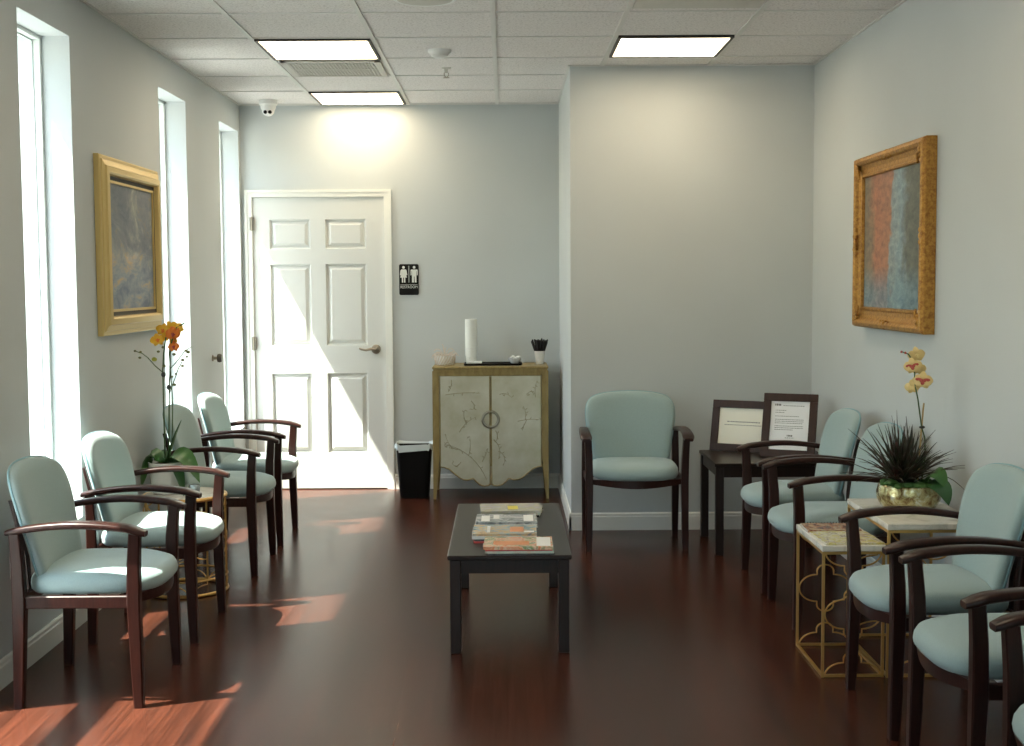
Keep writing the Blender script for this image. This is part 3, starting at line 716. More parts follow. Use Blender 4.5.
f = MB(); f.lathe([(0.112, 0.078), (0.095, 0.092), (0.05, 0.100), (0.0, 0.102)], 24)
for k in range(26):
    a = random.uniform(0, 2*PI); q = random.uniform(0.06, 0.105); f.ball((q*math.cos(a), q*math.sin(a), 0.094), (0.018, 0.016, 0.012), 8, 6)
f.build('moss', M_moss, r)
M_spike = mat('dark_bronze_green_blades', (0.030, 0.034, 0.018), 0.45)
v = coords(M_spike); n = noise(M_spike, v, 25, 2); rr_ = ramp(M_spike, [(0.35, (0.022, 0.034, 0.016)), (0.6, (0.04, 0.026, 0.018)), (0.8, (0.10, 0.018, 0.018))], n); L(M_spike, rr_.outputs['Color'], bsdf(M_spike).inputs['Base Color'])
f = MB()
for k in range(150):
    a = random.uniform(0, 2*PI); el = random.uniform(0.25, 1.45); ln = random.uniform(0.16, 0.27)*(1.1 if el < 0.9 else 1.0)
    if k < 110: ln *= random.uniform(0.75, 1)
    d = Vector((math.cos(a)*math.cos(el), math.sin(a)*math.cos(el), math.sin(el)))
    o0 = Vector((-0.02+random.uniform(-0.03, 0.03), random.uniform(-0.03, 0.03), 0.098))
    if 1.56 + (o0+d*ln).x > 1.765: ln *= 0.55
    tip = o0+d*ln+Vector((0, 0, -0.10*ln*(1.4-el))); mid = o0+d*ln*0.55+Vector((0, 0, 0.02))
    sd = d.cross(Vector((0, 0, 1))).normalized()
    leaf_mb(f, bez(o0, mid, tip, 6), [0.0058, 0.0070, 0.0064, 0.0048, 0.0028, 0.0004], side=tuple(sd), fold=0.5, th=0.0006)
f.build('spiky_foliage', M_spike, r, ang=70)
f = MB()
for (tip, mid) in (((-0.26, -0.03, 0.19), (-0.12, -0.01, 0.13)), ((-0.22, -0.06, 0.11), (-0.10, -0.03, 0.14)), ((0.155, -0.10, 0.16), (0.08, -0.05, 0.16)), ((0.19, -0.12, 0.07), (0.1, -0.06, 0.19)), ((-0.05, 0, 0.38), (-0.045, 0, 0.2)), ((-0.015, 0, 0.33), (-0.03, 0, 0.2)), ((-0.075, -0.02, 0.33), (-0.05, 0, 0.2))):
    f.tube(bez((0, 0, 0.10), mid, tip, 9), [0.0015]*8+[0.0005], 5)
f.build('thin_blades', M_spike, r)
for (p0, p1, p2, w, mt) in (((0.06, -0.03, 0.10), (0.07, -0.10, 0.20), (0.108, -0.12, 0.085), 0.036, M_leaf), ((0.055, -0.05, 0.10), (0.09, -0.14, 0.13), (0.108, -0.145, 0.03), 0.038, M_leaf2), ((0.03, 0.05, 0.10), (0.06, 0.08, 0.2), (0.08, 0.12, 0.10), 0.032, M_leaf), ((-0.05, -0.05, 0.10), (-0.08, -0.07, 0.13), (-0.115, -0.06, 0.10), 0.022, M_leaf)):
    f = MB(); leaf_mb(f, bez(p0, p1, p2, 11), oval(11, w), side=(0.75, 0.45, 0.45) if w > 0.03 else (0, 1, 0.2), fold=0.12); f.build('leaf', mt, r, ang=70)
f = MB(); f.tube([(0.035, 0.0, 0.10), (0.040, 0, 0.20), (0.046, 0, 0.30), (0.054, 0, 0.405)], 0.0035, 8); f.build('stake', M_stake, r)
f = MB(); f.tube([(0.05, 0.0, 0.10), (0.062, 0, 0.20), (0.060, 0, 0.27), (0.046, -0.004, 0.31), (0.040, -0.004, 0.35), (0.030, -0.004, 0.42), (0.020, 0, 0.47), (0.014, 0, 0.56), (-0.008, 0, 0.595), (-0.033, 0, 0.604)], 0.0028, 6); f.build('stem', M_stem, r)
f = MB(); f.ball((0.048, -0.002, 0.312), (0.012, 0.009, 0.006), 8, 6); f.build('plant_clip', M_dark, r)
for (x, z, y, sz, mt, mc) in ((0.024, 0.592, 0.004, 0.033, M_petalc, M_petalc), (0.004, 0.550, -0.012, 0.034, M_petalc, M_petalr), (0.034, 0.540, 0.006, 0.030, M_petalc, M_petalc), (0.044, 0.494, -0.014, 0.038, M_petalc, M_petalr), (0.010, 0.468, 0.006, 0.030, M_petalc, M_petalc)):
    flower(r, (x, y, z), sz, (-0.3+random.uniform(-0.2, 0.2), -1, random.uniform(-0.1, 0.15)), mt, mc, random.uniform(-0.3, 0.3))
for (x, z) in ((-0.035, 0.604), (-0.020, 0.600)):
    f = MB(); f.ball((x, 0, z), 0.005, 8, 6); f.build('bud', M_petalr, r)

# ------------------------------------------------------------------ dark corner table with framed certificates
r = thing('corner_table', 'dark espresso wood side table in the right corner under the framed papers', 'table', (1.42, 7.13, 0))
f = MB(); f.box(-0.325, 0.325, -0.285, 0.285, 0.472, 0.490, 0.003); f.build('tabletop', M_table, r)
f = MB(); f.box(-0.28, 0.28, -0.272, -0.254, 0.415, 0.472); f.box(-0.28, 0.28, 0.254, 0.272, 0.415, 0.472); f.box(-0.31, -0.292, -0.25, 0.25, 0.415, 0.472); f.box(0.292, 0.31, -0.25, 0.25, 0.415, 0.472); f.build('apron', M_table, r, smooth=False)
for sx in (-1, 1):
    for sy in (-1, 1):
        f = MB(); f.box(sx*0.298-0.021, sx*0.298+0.021, sy*0.258-0.021, sy*0.258+0.021, 0, 0.472, 0.003); f.build('leg', M_table, r)
M_cert = wood_mat('dark_brown_frame_wood', (0.028, 0.011, 0.007), (0.050, 0.021, 0.013), 0.4, spec=0.3)
M_ink = mat('grey_print_ink', (0.20, 0.20, 0.20), 0.6)
def certificate(x, y, z, w, h, bw, yaw, lean, label, paper, lines, seal=None):
    r = thing('framed_certificate', label, 'frame', (x, y, z), group='framed papers on the corner table', rot=(0, 0, 0))
    r.rotation_mode = 'XYZ'; r.rotation_euler = (-lean, 0, yaw)   # leans back
    f = MB(); d = 0.016
    f.box(-w/2, w/2, -d, 0, 0, bw, 0.002); f.box(-w/2, w/2, -d, 0, h-bw, h, 0.002); f.box(-w/2, -w/2+bw, -d, 0, bw, h-bw, 0.002); f.box(w/2-bw, w/2, -d, 0, bw, h-bw, 0.002)
    f.build('picture_frame', M_cert, r)
    f = MB(); f.box(-w/2+bw-0.002, w/2-bw+0.002, -0.006, -0.001, bw-0.002, h-bw+0.002); p = f.build('paper', paper, r, smooth=False)
    for (u0, u1, v_, th) in lines:
        f = MB(); u = u0
        while u < u1:
            q = random.uniform(0.004, 0.012); f.box(u, min(u+q, u1), -0.0066, -0.0058, v_-th/2, v_+th/2); u += q+0.0025
        f.build('text_line', M_ink, p, smooth=False)
    f = MB(); f.loft([[(-0.03, -0.001, h*0.62), (0.03, -0.001, h*0.62), (0.03, 0.004, h*0.62), (-0.03, 0.004, h*0.62)], [(-0.03, h*0.10-0.004, 0.014), (0.03, h*0.10-0.004, 0.014), (0.03, h*0.10, 0.014), (-0.03, h*0.10, 0.014)]]); f.build('easel_back', M_black, r, smooth=False)
    return r
M_pap1 = mat('cream_certificate_paper', (0.86, 0.85, 0.74), 0.6); M_pap2 = mat('white_letter_paper', (0.88, 0.89, 0.90), 0.6)
cA = certificate(1.305, 7.300, 0.4915, 0.350, 0.288, 0.042, -0.52, 0.22, 'landscape cream certificate in a dark frame, left one on the corner table', M_pap1,
            [(-0.085, 0.105, 0.168, 0.006), (-0.10, 0.115, 0.150, 0.004)])
cB = certificate(1.515, 7.040, 0.4915, 0.295, 0.350, 0.042, -0.45, 0.26, 'portrait white letter in a dark frame, right one on the corner table', M_pap2,
            [(-0.085, -0.05, 0.288, 0.010), (-0.04, 0.075, 0.284, 0.003), (-0.08, -0.02, 0.258, 0.003), (-0.08, -0.03, 0.246, 0.003), (-0.08, 0.05, 0.226, 0.003), (-0.08, 0.075, 0.208, 0.003), (-0.08, 0.075, 0.198, 0.003), (-0.08, 0.07, 0.188, 0.003), (-0.08, 0.075, 0.172, 0.003), (-0.08, 0.075, 0.162, 0.003), (-0.08, 0.02, 0.152, 0.003), (-0.01, 0.02, 0.120, 0.009), (-0.02, 0.03, 0.108, 0.003)])

# ------------------------------------------------------------------ paintings
def frame_ring(f, prof, w, h):
    """prof: list of (inset from outer edge, height); mitred frame in local x (width) z (height), facing -y"""
    rings = []
    for (i, hgt) in prof:
        rings.append([(-w/2+i, -hgt, -h/2+i), (w/2-i, -hgt, -h/2+i), (w/2-i, -hgt, h/2-i), (-w/2+i, -hgt, h/2-i)])
    f.loft(rings, cap=False, closed=True)
def painting_mat(name, layers):
    return mat(name, (0.4, 0.4, 0.4), 0.6)
# left landscape
M_pl = mat('muted_landscape_paint', (0.3, 0.32, 0.35), 0.55)
v = coords(M_pl, (0.5, 1, 1)); sx = N(M_pl, 'ShaderNodeSeparateXYZ'); L(M_pl, v, sx.inputs[0])
n1 = noise(M_pl, v, 4.0, 6, 0.65, 0.8); n2 = noise(M_pl, coords(M_pl, (0.5, 1, 1), loc=(3, 1, 2)), 11, 5, 0.7, 0.5)
r1 = ramp(M_pl, [(0.36, (0.09, 0.10, 0.12)), (0.48, (0.17, 0.18, 0.19)), (0.54, (0.34, 0.32, 0.27)), (0.60, (0.62, 0.57, 0.48))], n1)
r2 = ramp(M_pl, [(0.35, (0.14, 0.19, 0.27)), (0.55, (0.30, 0.34, 0.38)), (0.68, (0.55, 0.40, 0.20))], n2)
mz = N(M_pl, 'ShaderNodeMapRange'); mz.inputs[1].default_value = -0.12; mz.inputs[2].default_value = 0.02; L(M_pl, sx.outputs['Z'], mz.inputs[0])
c = mixc(M_pl, mz.outputs[0], r2.outputs['Color'], r1.outputs['Color']); c = mixc(M_pl, 0.35, c, r2.outputs['Color'])
L(M_pl, c, bsdf(M_pl).inputs['Base Color']); bump(M_pl, n2, 0.5, 0.004)
M_goldL = mat('pale_gold_leaf_frame', (0.66, 0.49, 0.20), 0.42, 0.5)
M_liner = mat('dark_olive_liner', (0.06, 0.05, 0.03), 0.6)
t = thing('painting', 'muted landscape painting in a stepped pale gold frame on the left wall', 'painting', (XL+0.0015, 6.405, 1.622), PI/2, 'gold framed paintings')
w, h = 1.00, 0.815
f = MB(); frame_ring(f, [(0, 0), (0, 0.022), (0.006, 0.026), (0.018, 0.026), (0.022, 0.032), (0.045, 0.038), (0.05, 0.046), (0.075, 0.050), (0.083, 0.044), (0.088, 0.020), (0.088, 0)], w, h); f.build('picture_frame', M_goldL, t, ang=20)
f = MB(); frame_ring(f, [(0.086, 0.001), (0.086, 0.024), (0.108, 0.018), (0.108, 0.001)], w, h); f.build('liner', M_liner, t, ang=20)
f = MB(); frame_ring(f, [(0.106, 0.001), (0.106, 0.026), (0.118, 0.026), (0.118, 0.001)], w, h); f.build('inner_frame', M_goldL, t, ang=20)
f = MB(); f.box(-w/2+0.115, w/2-0.115, -0.018, -0.002, -h/2+0.115, h/2-0.115); f.build('canvas', M_pl, t, smooth=False)
# right canal painting
M_pr = mat('orange_and_blue_paint', (0.3, 0.32, 0.35), 0.55)
v = coords(M_pr); sx = N(M_pr, 'ShaderNodeSeparateXYZ'); L(M_pr, v, sx.inputs[0])
n1 = noise(M_pr, v, 5.0, 5, 0.6, 0.5); n2 = noise(M_pr, coords(M_pr, (0.5, 1, 1), loc=(5, 1, 2)), 30, 4, 0.7, 0.3)
ad = N(M_pr, 'ShaderNodeMath', operation='MULTIPLY_ADD'); L(M_pr, n1, ad.inputs[0]); ad.inputs[1].default_value = 0.35; L(M_pr, sx.outputs['X'], ad.inputs[2])
mr = N(M_pr, 'ShaderNodeMapRange'); mr.inputs[1].default_value = -0.25; mr.inputs[2].default_value = 0.60; L(M_pr, ad.outputs[0], mr.inputs[0])
r1 = ramp(M_pr, [(0.0, (0.20, 0.17, 0.12)), (0.10, (0.26, 0.18, 0.11)), (0.20, (0.42, 0.17, 0.09)), (0.46, (0.38, 0.18, 0.10)), (0.50, (0.30, 0.34, 0.33)), (0.66, (0.26, 0.36, 0.40)), (0.78, (0.14, 0.15, 0.12)), (1.0, (0.12, 0.13, 0.10))], mr.outputs[0])
r2 = ramp(M_pr, [(0.3, (0.6, 0.62, 0.66)), (0.7, (1.3, 1.25, 1.2))], n2)
c = mixc(M_pr, 1.0, r1.outputs['Color'], r2.outputs['Color'], 'MULTIPLY')
mz = N(M_pr, 'ShaderNodeMapRange'); mz.inputs[1].default_value = -0.12; mz.inputs[2].default_value = -0.24; L(M_pr, sx.outputs['Z'], mz.inputs[0])
rb = ramp(M_pr, [(0.35, (0.07, 0.16, 0.22)), (0.65, (0.22, 0.34, 0.38))], n2)
mm = N(M_pr, 'ShaderNodeMath', operation='MULTIPLY'); L(M_pr, mz.outputs[0], mm.inputs[0]); mm.inputs[1].default_value = 0.7
c = mixc(M_pr, mm.outputs[0], c, rb.outputs['Color']); L(M_pr, c, bsdf(M_pr).inputs['Base Color']); bump(M_pr, n2, 0.5, 0.004)
M_goldR = mat('antique_carved_gold', (0.45, 0.22, 0.045), 0.45, 0.55)
v = coords(M_goldR); n = noise(M_goldR, v, 60, 4, 0.7); rr_ = ramp(M_goldR, [(0.35, (0.30, 0.13, 0.03)), (0.6, (0.52, 0.28, 0.06))], n); L(M_goldR, rr_.outputs['Color'], bsdf(M_goldR).inputs['Base Color']); bump(M_goldR, n, 0.6, 0.006)
t = thing('painting', 'orange and blue painting in a carved antique gold frame on the right wall', 'painting', (XR-0.0015, 5.965, 1.627), -PI/2, 'gold framed paintings')
w, h = 1.08, 0.815
f = MB(); frame_ring(f, [(0, 0), (0, 0.045), (0.008, 0.058), (0.022, 0.062), (0.034, 0.055), (0.042, 0.042), (0.060, 0.034), (0.080, 0.034), (0.086, 0.040), (0.094, 0.040), (0.098, 0.030), (0.098, 0)], w, h); pf = f.build('picture_frame', M_goldR, t, ang=20)
f = MB(); f.box(-w/2+0.096, w/2-0.096, -0.026, -0.002, -h/2+0.096, h/2-0.096); f.build('canvas', M_pr, t, smooth=False)
def ornament(cx, cz, sc, ang_):
    f = MB(); Mx = Matrix.Translation((cx, -0.052, cz)) @ Matrix.Rotation(ang_, 4, 'Y')
    f.ball((0, 0, 0), (0.020*sc, 0.012, 0.016*sc), 12, 8, M=Mx)
    for s_ in (-1, 1):
        f.tube([(s_*0.012*sc, 0, 0.004), (s_*0.035*sc, -0.004, 0.014*sc), (s_*0.06*sc, -0.002, 0.004), (s_*0.072*sc, 0, -0.010*sc), (s_*0.058*sc, -0.002, -0.014*sc)], [0.009*sc, 0.008*sc, 0.007*sc, 0.006*sc, 0.003*sc], 8, M=Mx)
        f.ball((s_*0.028*sc, 0, -0.012*sc), (0.016*sc, 0.009, 0.007*sc), 8, 6, M=Mx)
        f.ball((s_*0.010*sc, 0, 0.018*sc), (0.008*sc, 0.008, 0.014*sc), 8, 6, M=Mx)
    f.build('carved_ornament', M_goldR, pf)
for sx_ in (-1, 1):
    for sz_ in (-1, 1): ornament(sx_*(w/2-0.052), sz_*(h/2-0.052), 0.85, -sx_*sz_*PI/4 + (PI if sz_ < 0 else 0))
ornament(0, h/2-0.03, 0.9, 0); ornament(0, -h/2+0.03, 0.9, PI); ornament(w/2-0.03, 0, 0.9, PI/2); ornament(-w/2+0.03, 0, 0.9, -PI/2)

# ------------------------------------------------------------------ restroom sign
t = thing('restroom_sign', 'black restroom sign with white figures beside the white door', 'sign', (-0.669, YB-0.001, 1.468))
f = MB()
def rrect(w, h, rad, n=6):
    P = []
    for (cx, cz, a0) in ((w/2-rad, h/2-rad, 0), (-w/2+rad, h/2-rad, PI/2), (-w/2+rad, -h/2+rad, PI), (w/2-rad, -h/2+rad, 1.5*PI)):
        for k in range(n+1): a = a0+PI/2*k/n; P.append((cx+rad*math.cos(a), cz+rad*math.sin(a)))
    return P
f.prism(rrect(0.136, 0.215, 0.012), -0.006, 0); f.build('sign_plate', M_black, t, ang=50)
M_sw = mat('sign_white', (0.72, 0.74, 0.70), 0.5)
def circ2(cx, cz, rr, n=16): return [(cx+rr*math.cos(2*PI*k/n), cz+rr*math.sin(2*PI*k/n)) for k in range(n)]
def man(cx):
    f = MB(); a, b = -0.0085, -0.0058
    f.prism(circ2(cx, 0.085, 0.0095), a, b)
    f.prism([(cx-0.022, 0.070), (cx+0.022, 0.070), (cx+0.025, 0.064), (cx+0.025, 0.030), (cx+0.018, 0.030), (cx+0.018, 0.058), (cx+0.0155, 0.058), (cx+0.0155, -0.020), (cx+0.003, -0.020), (cx+0.002, 0.022), (cx-0.002, 0.022), (cx-0.003, -0.020), (cx-0.0155, -0.020), (cx-0.0155, 0.058), (cx-0.018, 0.058), (cx-0.018, 0.030), (cx-0.025, 0.030), (cx-0.025, 0.064)], a, b)
    f.build('man_symbol', M_sw, t, smooth=False)
def woman(cx):
    f = MB(); a, b = -0.0085, -0.0058
    f.prism(circ2(cx, 0.085, 0.0095), a, b)
    f.prism([(cx-0.015, 0.071), (cx+0.015, 0.071), (cx+0.021, 0.064), (cx+0.026, 0.032), (cx+0.019, 0.030), (cx+0.013, 0.054), (cx+0.023, 0.014), (cx+0.012, 0.014), (cx+0.012, -0.020), (cx+0.003, -0.020), (cx+0.003, 0.014), (cx-0.003, 0.014), (cx-0.003, -0.020), (cx-0.012, -0.020), (cx-0.012, 0.014), (cx-0.023, 0.014), (cx-0.013, 0.054), (cx-0.019, 0.030), (cx-0.026, 0.032), (cx-0.021, 0.064)], a, b)
    f.build('woman_symbol', M_sw, t, smooth=False)
woman(-0.037); man(0.037)
f = MB(); f.box(-0.003, 0.003, -0.0085, -0.0058, -0.020, 0.096); f.build('divider', mat('sign_grey', (0.35, 0.37, 0.36), 0.5), t, smooth=False)
def text_part(txt, size, parent, loc, m, name='lettering', ext=0.0006, width=None):
    cu = bpy.data.curves.new('txt', 'FONT'); cu.body = txt; cu.size = size; cu.extrude = ext; cu.align_x = 'CENTER'; cu.align_y = 'CENTER'
    tmp = bpy.data.objects.new('txt', cu); C.objects.link(tmp); bpy.context.view_layer.update()
    me = bpy.data.meshes.new_from_object(tmp.evaluated_get(bpy.context.evaluated_depsgraph_get()))
    bpy.data.objects.remove(tmp); bpy.data.curves.remove(cu)
    if width:
        xs = [v_.co.x for v_ in me.vertices]; k = width/(max(xs)-min(xs))
        for v_ in me.vertices: v_.co.x *= k
    me.materials.append(m); o = bpy.data.objects.new(name, me); C.objects.link(o); o.parent = parent; o.location = loc; o.rotation_euler = (PI/2, 0, 0); return o
text_part('RESTROOM', 0.026, t, (0, -0.0066, -0.052), M_sw, width=0.118)
f = MB(); f.box(-0.060, 0.060, -0.0064, -0.0059, -0.036, -0.034); f.build('border_line', M_sw, t, smooth=False)

# ------------------------------------------------------------------ wall bits
t = thing('wall_outlet', 'white electrical outlet low on the left wall behind the nearest chair', 'outlet', (XL+0.001, 4.815, 0.425))
f = MB(); f.box(0, 0.006, -0.036, 0.036, -0.058, 0.058, 0.002); f.build('cover_plate', M_white, t)
for z in (-0.022, 0.022):
    f = MB(); f.box(0.0055, 0.008, -0.017, 0.017, z-0.014, z+0.014, 0.002); s_ = f.build('socket', M_white, t)
    f = MB(); f.box(0.0078, 0.0083, -0.008, -0.005, z-0.005, z+0.006); f.box(0.0078, 0.0083, 0.005, 0.008, z-0.005, z+0.006); f.build('slot', M_dark, s_, smooth=False)
t = thing('wall_bumper', 'small round metal door stop knob on the left wall between two windows', 'door stop', (XL+0.0005, 8.20, 0.985))
Mr = Matrix.Rotation(PI/2, 4, 'Y')
f = MB(); f.lathe([(0, 0), (0.020, 0), (0.020, 0.006), (0.010, 0.010), (0.009, 0.03)], 20, M=Mr); f.build('base', M_chrome, t)
f = MB(); f.lathe([(0.012, 0.028), (0.024, 0.032), (0.027, 0.045), (0.022, 0.058), (0.0, 0.060)], 20, M=Mr); f.build('knob', mat('dark_bronze', (0.10, 0.09, 0.075), 0.4, 0.6), t)

# ------------------------------------------------------------------ silver-leaf cabinet
CX, CY0, CY1 = -0.1025, 8.72, 9.15
M_cab = wood_mat('aged_gold_green_paint', (0.22, 0.155, 0.050), (0.34, 0.255, 0.095), 0.45, 5, (6, 6, 1.5))
M_leafd = mat('silver_leaf_door', (0.50, 0.49, 0.41), 0.34, 0.45)
v = coords(M_leafd, (1, 1, 1)); n = noise(M_leafd, v, 5, 4, 0.6); rr_ = ramp(M_leafd, [(0.3, (0.43, 0.40, 0.28)), (0.7, (0.58, 0.56, 0.47))], n); L(M_leafd, rr_.outputs['Color'], bsdf(M_leafd).inputs['Base Color'])
M_vine = mat('painted_vine_brown', (0.33, 0.29, 0.18), 0.5)
r = thing('cabinet', 'gold-edged silver-leaf two-door cabinet with scalloped doors against the back wall', 'cabinet', (CX, CY0, 0))
cw_, cd_ = 0.386, CY1-CY0
f = MB(); f.box(-cw_, cw_, 0, cd_, 0.872, 0.888, 0.003); f.box(-cw_+0.006, cw_-0.006, 0.006, cd_-0.003, 0.852, 0.873, 0.002); f.build('cabinet_top', M_cab, r)
f = MB()
f.box(-cw_+0.044, cw_-0.044, 0.012, 0.030, 0.826, 0.852); f.box(-cw_+0.02, -cw_+0.04, 0.03, cd_-0.02, 0.20, 0.858); f.box(cw_-0.04, cw_-0.02, 0.03, cd_-0.02, 0.20, 0.858)
f.box(-cw_+0.03, cw_-0.03, cd_-0.02, cd_-0.008, 0.20, 0.858); f.box(-cw_+0.03, cw_-0.03, 0.045, cd_-0.02, 0.215, 0.232)
f.build('carcass', M_cab, r, smooth=False)
for sx_ in (-1, 1):
    for (ya, yb) in ((0.004, 0.048), (cd_-0.048, cd_-0.004)):
        xo = sx_*cw_; xi = sx_*(cw_-0.044); rings = []
        for z, k in ((0, 0.42), (0.20, 0.80), (0.28, 1.0), (0.858, 1.0)):
            xe = xo+(xi-xo)*k; yy = yb if ya < 0.1 else ya
            yo = ya if ya < 0.1 else yb; ye = yo+(yy-yo)*k
            rings.append([(xo, yo, z), (xe, yo, z), (xe, ye, z), (xo, ye, z)])
        f = MB(); f.loft(rings); f.build('leg', M_cab, r, smooth=False)
hwd = cw_-0.046
def wave(s_):      # s_: 0 at the leg side, 1 at the middle of the cabinet; returns z of the lower edge
    P = [(0, 0.215), (0.08, 0.213), (0.18, 0.200), (0.28, 0.170), (0.38, 0.142), (0.46, 0.128), (0.56, 0.126), (0.63, 0.134), (0.66, 0.137), (0.70, 0.118), (0.78, 0.094), (0.87, 0.084), (0.95, 0.088), (1, 0.100)]
    return smooth_interp([p[0] for p in P], [p[1] for p in P], s_)
for sx_ in (-1, 1):
    n_ = 40
    low = [(sx_*(hwd-(hwd-0.0015)*k/n_), wave(k/n_)) for k in range(n_+1)]
    pts = low+[(sx_*0.0015, 0.823), (sx_*hwd, 0.823)]
    f = MB(); f.prism(pts, 0.010, 0.030); d_ = f.build('cabinet_door', M_leafd, r, ang=30)
    f = MB()
    f.tube([(x, 0.009, z+0.002) for x, z in low], 0.0045, 6)
    f.tube([(sx_*0.005, 0.009, 0.10), (sx_*0.005, 0.009, 0.822)], 0.0035, 6); f.tube([(sx_*(hwd-0.004), 0.009, 0.215), (sx_*(hwd-0.004), 0.009, 0.822)], 0.003, 6)
    f.build('gold_edging', M_cab, d_)
    f = MB()
    if sx_ < 0:
        br_ = [bez((-0.03, 0, 0.13), (-0.10, 0, 0.30), (-0.27, 0, 0.36)), bez((-0.15, 0, 0.29), (-0.13, 0, 0.34), (-0.14, 0, 0.42)), bez((-0.22, 0, 0.335), (-0.27, 0, 0.33), (-0.30, 0, 0.42)), bez((-0.27, 0, 0.36), (-0.31, 0, 0.37), (-0.31, 0, 0.36)),
               bez((-0.21, 0, 0.45), (-0.17, 0, 0.52), (-0.10, 0, 0.55)), bez((-0.16, 0, 0.50), (-0.19, 0, 0.56), (-0.17, 0, 0.60)), bez((-0.06, 0, 0.25), (-0.03, 0, 0.30), (-0.02, 0, 0.34)), bez((-0.30, 0, 0.70), (-0.18, 0, 0.72), (-0.07, 0, 0.71)), bez((-0.13, 0, 0.66), (-0.09, 0, 0.62), (-0.12, 0, 0.60)), bez((-0.26, 0, 0.80), (-0.25, 0, 0.76), (-0.28, 0, 0.72)), bez((-0.2, 0, 0.25), (-0.23, 0, 0.2), (-0.26, 0, 0.24))]
    else:
        br_ = [bez((0.18, 0, 0.52), (0.26, 0, 0.54), (0.335, 0, 0.53)), bez((0.23, 0, 0.53), (0.24, 0, 0.58), (0.22, 0, 0.62)), bez((0.24, 0, 0.53), (0.22, 0, 0.48), (0.20, 0, 0.47)), bez((0.30, 0, 0.68), (0.29, 0, 0.74), (0.31, 0, 0.79)), bez((0.29, 0, 0.72), (0.25, 0, 0.72), (0.24, 0, 0.70)),
               bez((0.02, 0, 0.40), (0.08, 0, 0.34), (0.05, 0, 0.27)), bez((0.05, 0, 0.32), (0.10, 0, 0.30), (0.09, 0, 0.24)), bez((0.06, 0, 0.70), (0.10, 0, 0.72), (0.14, 0, 0.68)), bez((0.03, 0, 0.46), (0.06, 0, 0.42), (0.03, 0, 0.38))]
    for b_ in br_:
        L_ = len(b_); f.tube([(p.x, 0.0095, p.z) for p in b_], [0.0024-0.0013*k/(L_-1) for k in range(L_)], 5)
        for k in (2, 4, 6, 8):
            p = b_[k]; a = random.uniform(0, 2*PI)
            f.tube([(p.x, 0.0093, p.z), (p.x+0.012*math.cos(a), 0.0093, p.z+0.012*math.sin(a)), (p.x+0.022*math.cos(a+0.3), 0.0096, p.z+0.022*math.sin(a+0.3))], [0.001, 0.0028, 0.0006], 5)
    f.build('painted_vine', M_vine, d_)
    f = MB(); f.tube([(sx_*0.052*math.cos(a), 0.002, 0.535+0.052*math.sin(a)) for a in [-PI/2+0.04+(PI-0.08)*k/16 for k in range(17)]], 0.0095, 8); f.build('ring_pull', mat('tarnished_silver', (0.33, 0.32, 0.26), 0.4, 0.7), d_)

# things on the cabinet
ZC = 0.8885
M_rattan = mat('bleached_twig', (0.66, 0.58, 0.50), 0.7)
t = thing('twig_basket', 'small pale twig basket at the left end of the cabinet top', 'basket', (-0.412, 8.93, ZC))
f = MB(); f.lathe([(0, 0), (0.055, 0), (0.062, 0.008), (0.066, 0.06), (0.063, 0.062), (0.056, 0.01), (0, 0.006)], 24, sy=0.8)
f.build('bowl', M_white_ceramic, t)
f = MB()
for k in range(22):
    a = 2*PI*k/22; b_ = a+0.35
    f.tube([(0.064*math.cos(a), 0.052*math.sin(a), 0.002), (0.071*math.cos(b_), 0.058*math.sin(b_), 0.04), (0.072*math.cos(b_+0.2), 0.060*math.sin(b_+0.2), 0.072)], 0.003, 5)
f.tube([(0.071*math.cos(a), 0.058*math.sin(a), 0.068) for a in [2*PI*k/28 for k in range(28)]], 0.004, 6, closed=True)
f.build('weave', M_rattan, t)
f = MB()
for (p1, p2) in (((-0.05, 0, 0.11), (-0.085, 0, 0.062)), ((0.05, 0, 0.12), (0.082, 0, 0.075)), ((0, 0.0, 0.13), (0.01, 0, 0.115)), ((-0.03, 0, 0.14), (-0.075, 0, 0.095)), ((0.02, -0.02, 0.15), (0.065, -0.02, 0.095)), ((-0.04, 0.01, 0.13), (-0.09, 0.01, 0.045)), ((0.04, 0, 0.11), (0.095, 0, 0.06)), ((-0.005, 0, 0.14), (-0.02, 0, 0.14)), ((-0.02, 0, 0.10), (-0.06, 0, 0.085)), ((0.03, -0.02, 0.10), (0.055, -0.03, 0.085)), ((-0.01, 0, 0.11), (-0.012, 0, 0.118))):
    f.tube(bez((0, 0, 0.03), p1, p2, 7), 0.003, 5)
f.build('twigs', M_rattan, t)
t = thing('serving_tray', 'long flat black tray on the cabinet top', 'tray', (-0.085, 8.90, ZC))
f = MB(); f.prism(rrect(0.385, 0.20, 0.02), 0, 0.008, 'z'); f.build('tray_base', M_black, t, ang=50)
f = MB(); P_ = rrect(0.385, 0.20, 0.02); f.tube([(a, b, 0.010) for a, b in P_], 0.005, 6, closed=True); f.build('tray_rim', M_black, t)
M_towel = mat('white_paper', (0.80, 0.82, 0.78), 0.7)
t = thing('cup_dispenser', 'tall slim white cylinder of stacked cups on the cabinet top', 'cups', (-0.233, 8.925, ZC+0.008))
f = MB(); f.lathe([(0, 0), (0.034, 0), (0.037, 0.05), (0.040, 0.052), (0.041, 0.30), (0.0395, 0.302), (0.037, 0.300), (0.034, 0.28), (0, 0.28)], 32); f.build('sleeve', M_towel, t)
f = MB(); f.lathe([(0.0405, 0.10), (0.0425, 0.101), (0.0425, 0.104), (0.0405, 0.105)], 32); f.build('band', M_white, t)
t = thing('napkin_stack', 'small low pile of white napkins at the foot of the tall white cylinder', 'napkins', (-0.212, 8.845, ZC+0.0155))
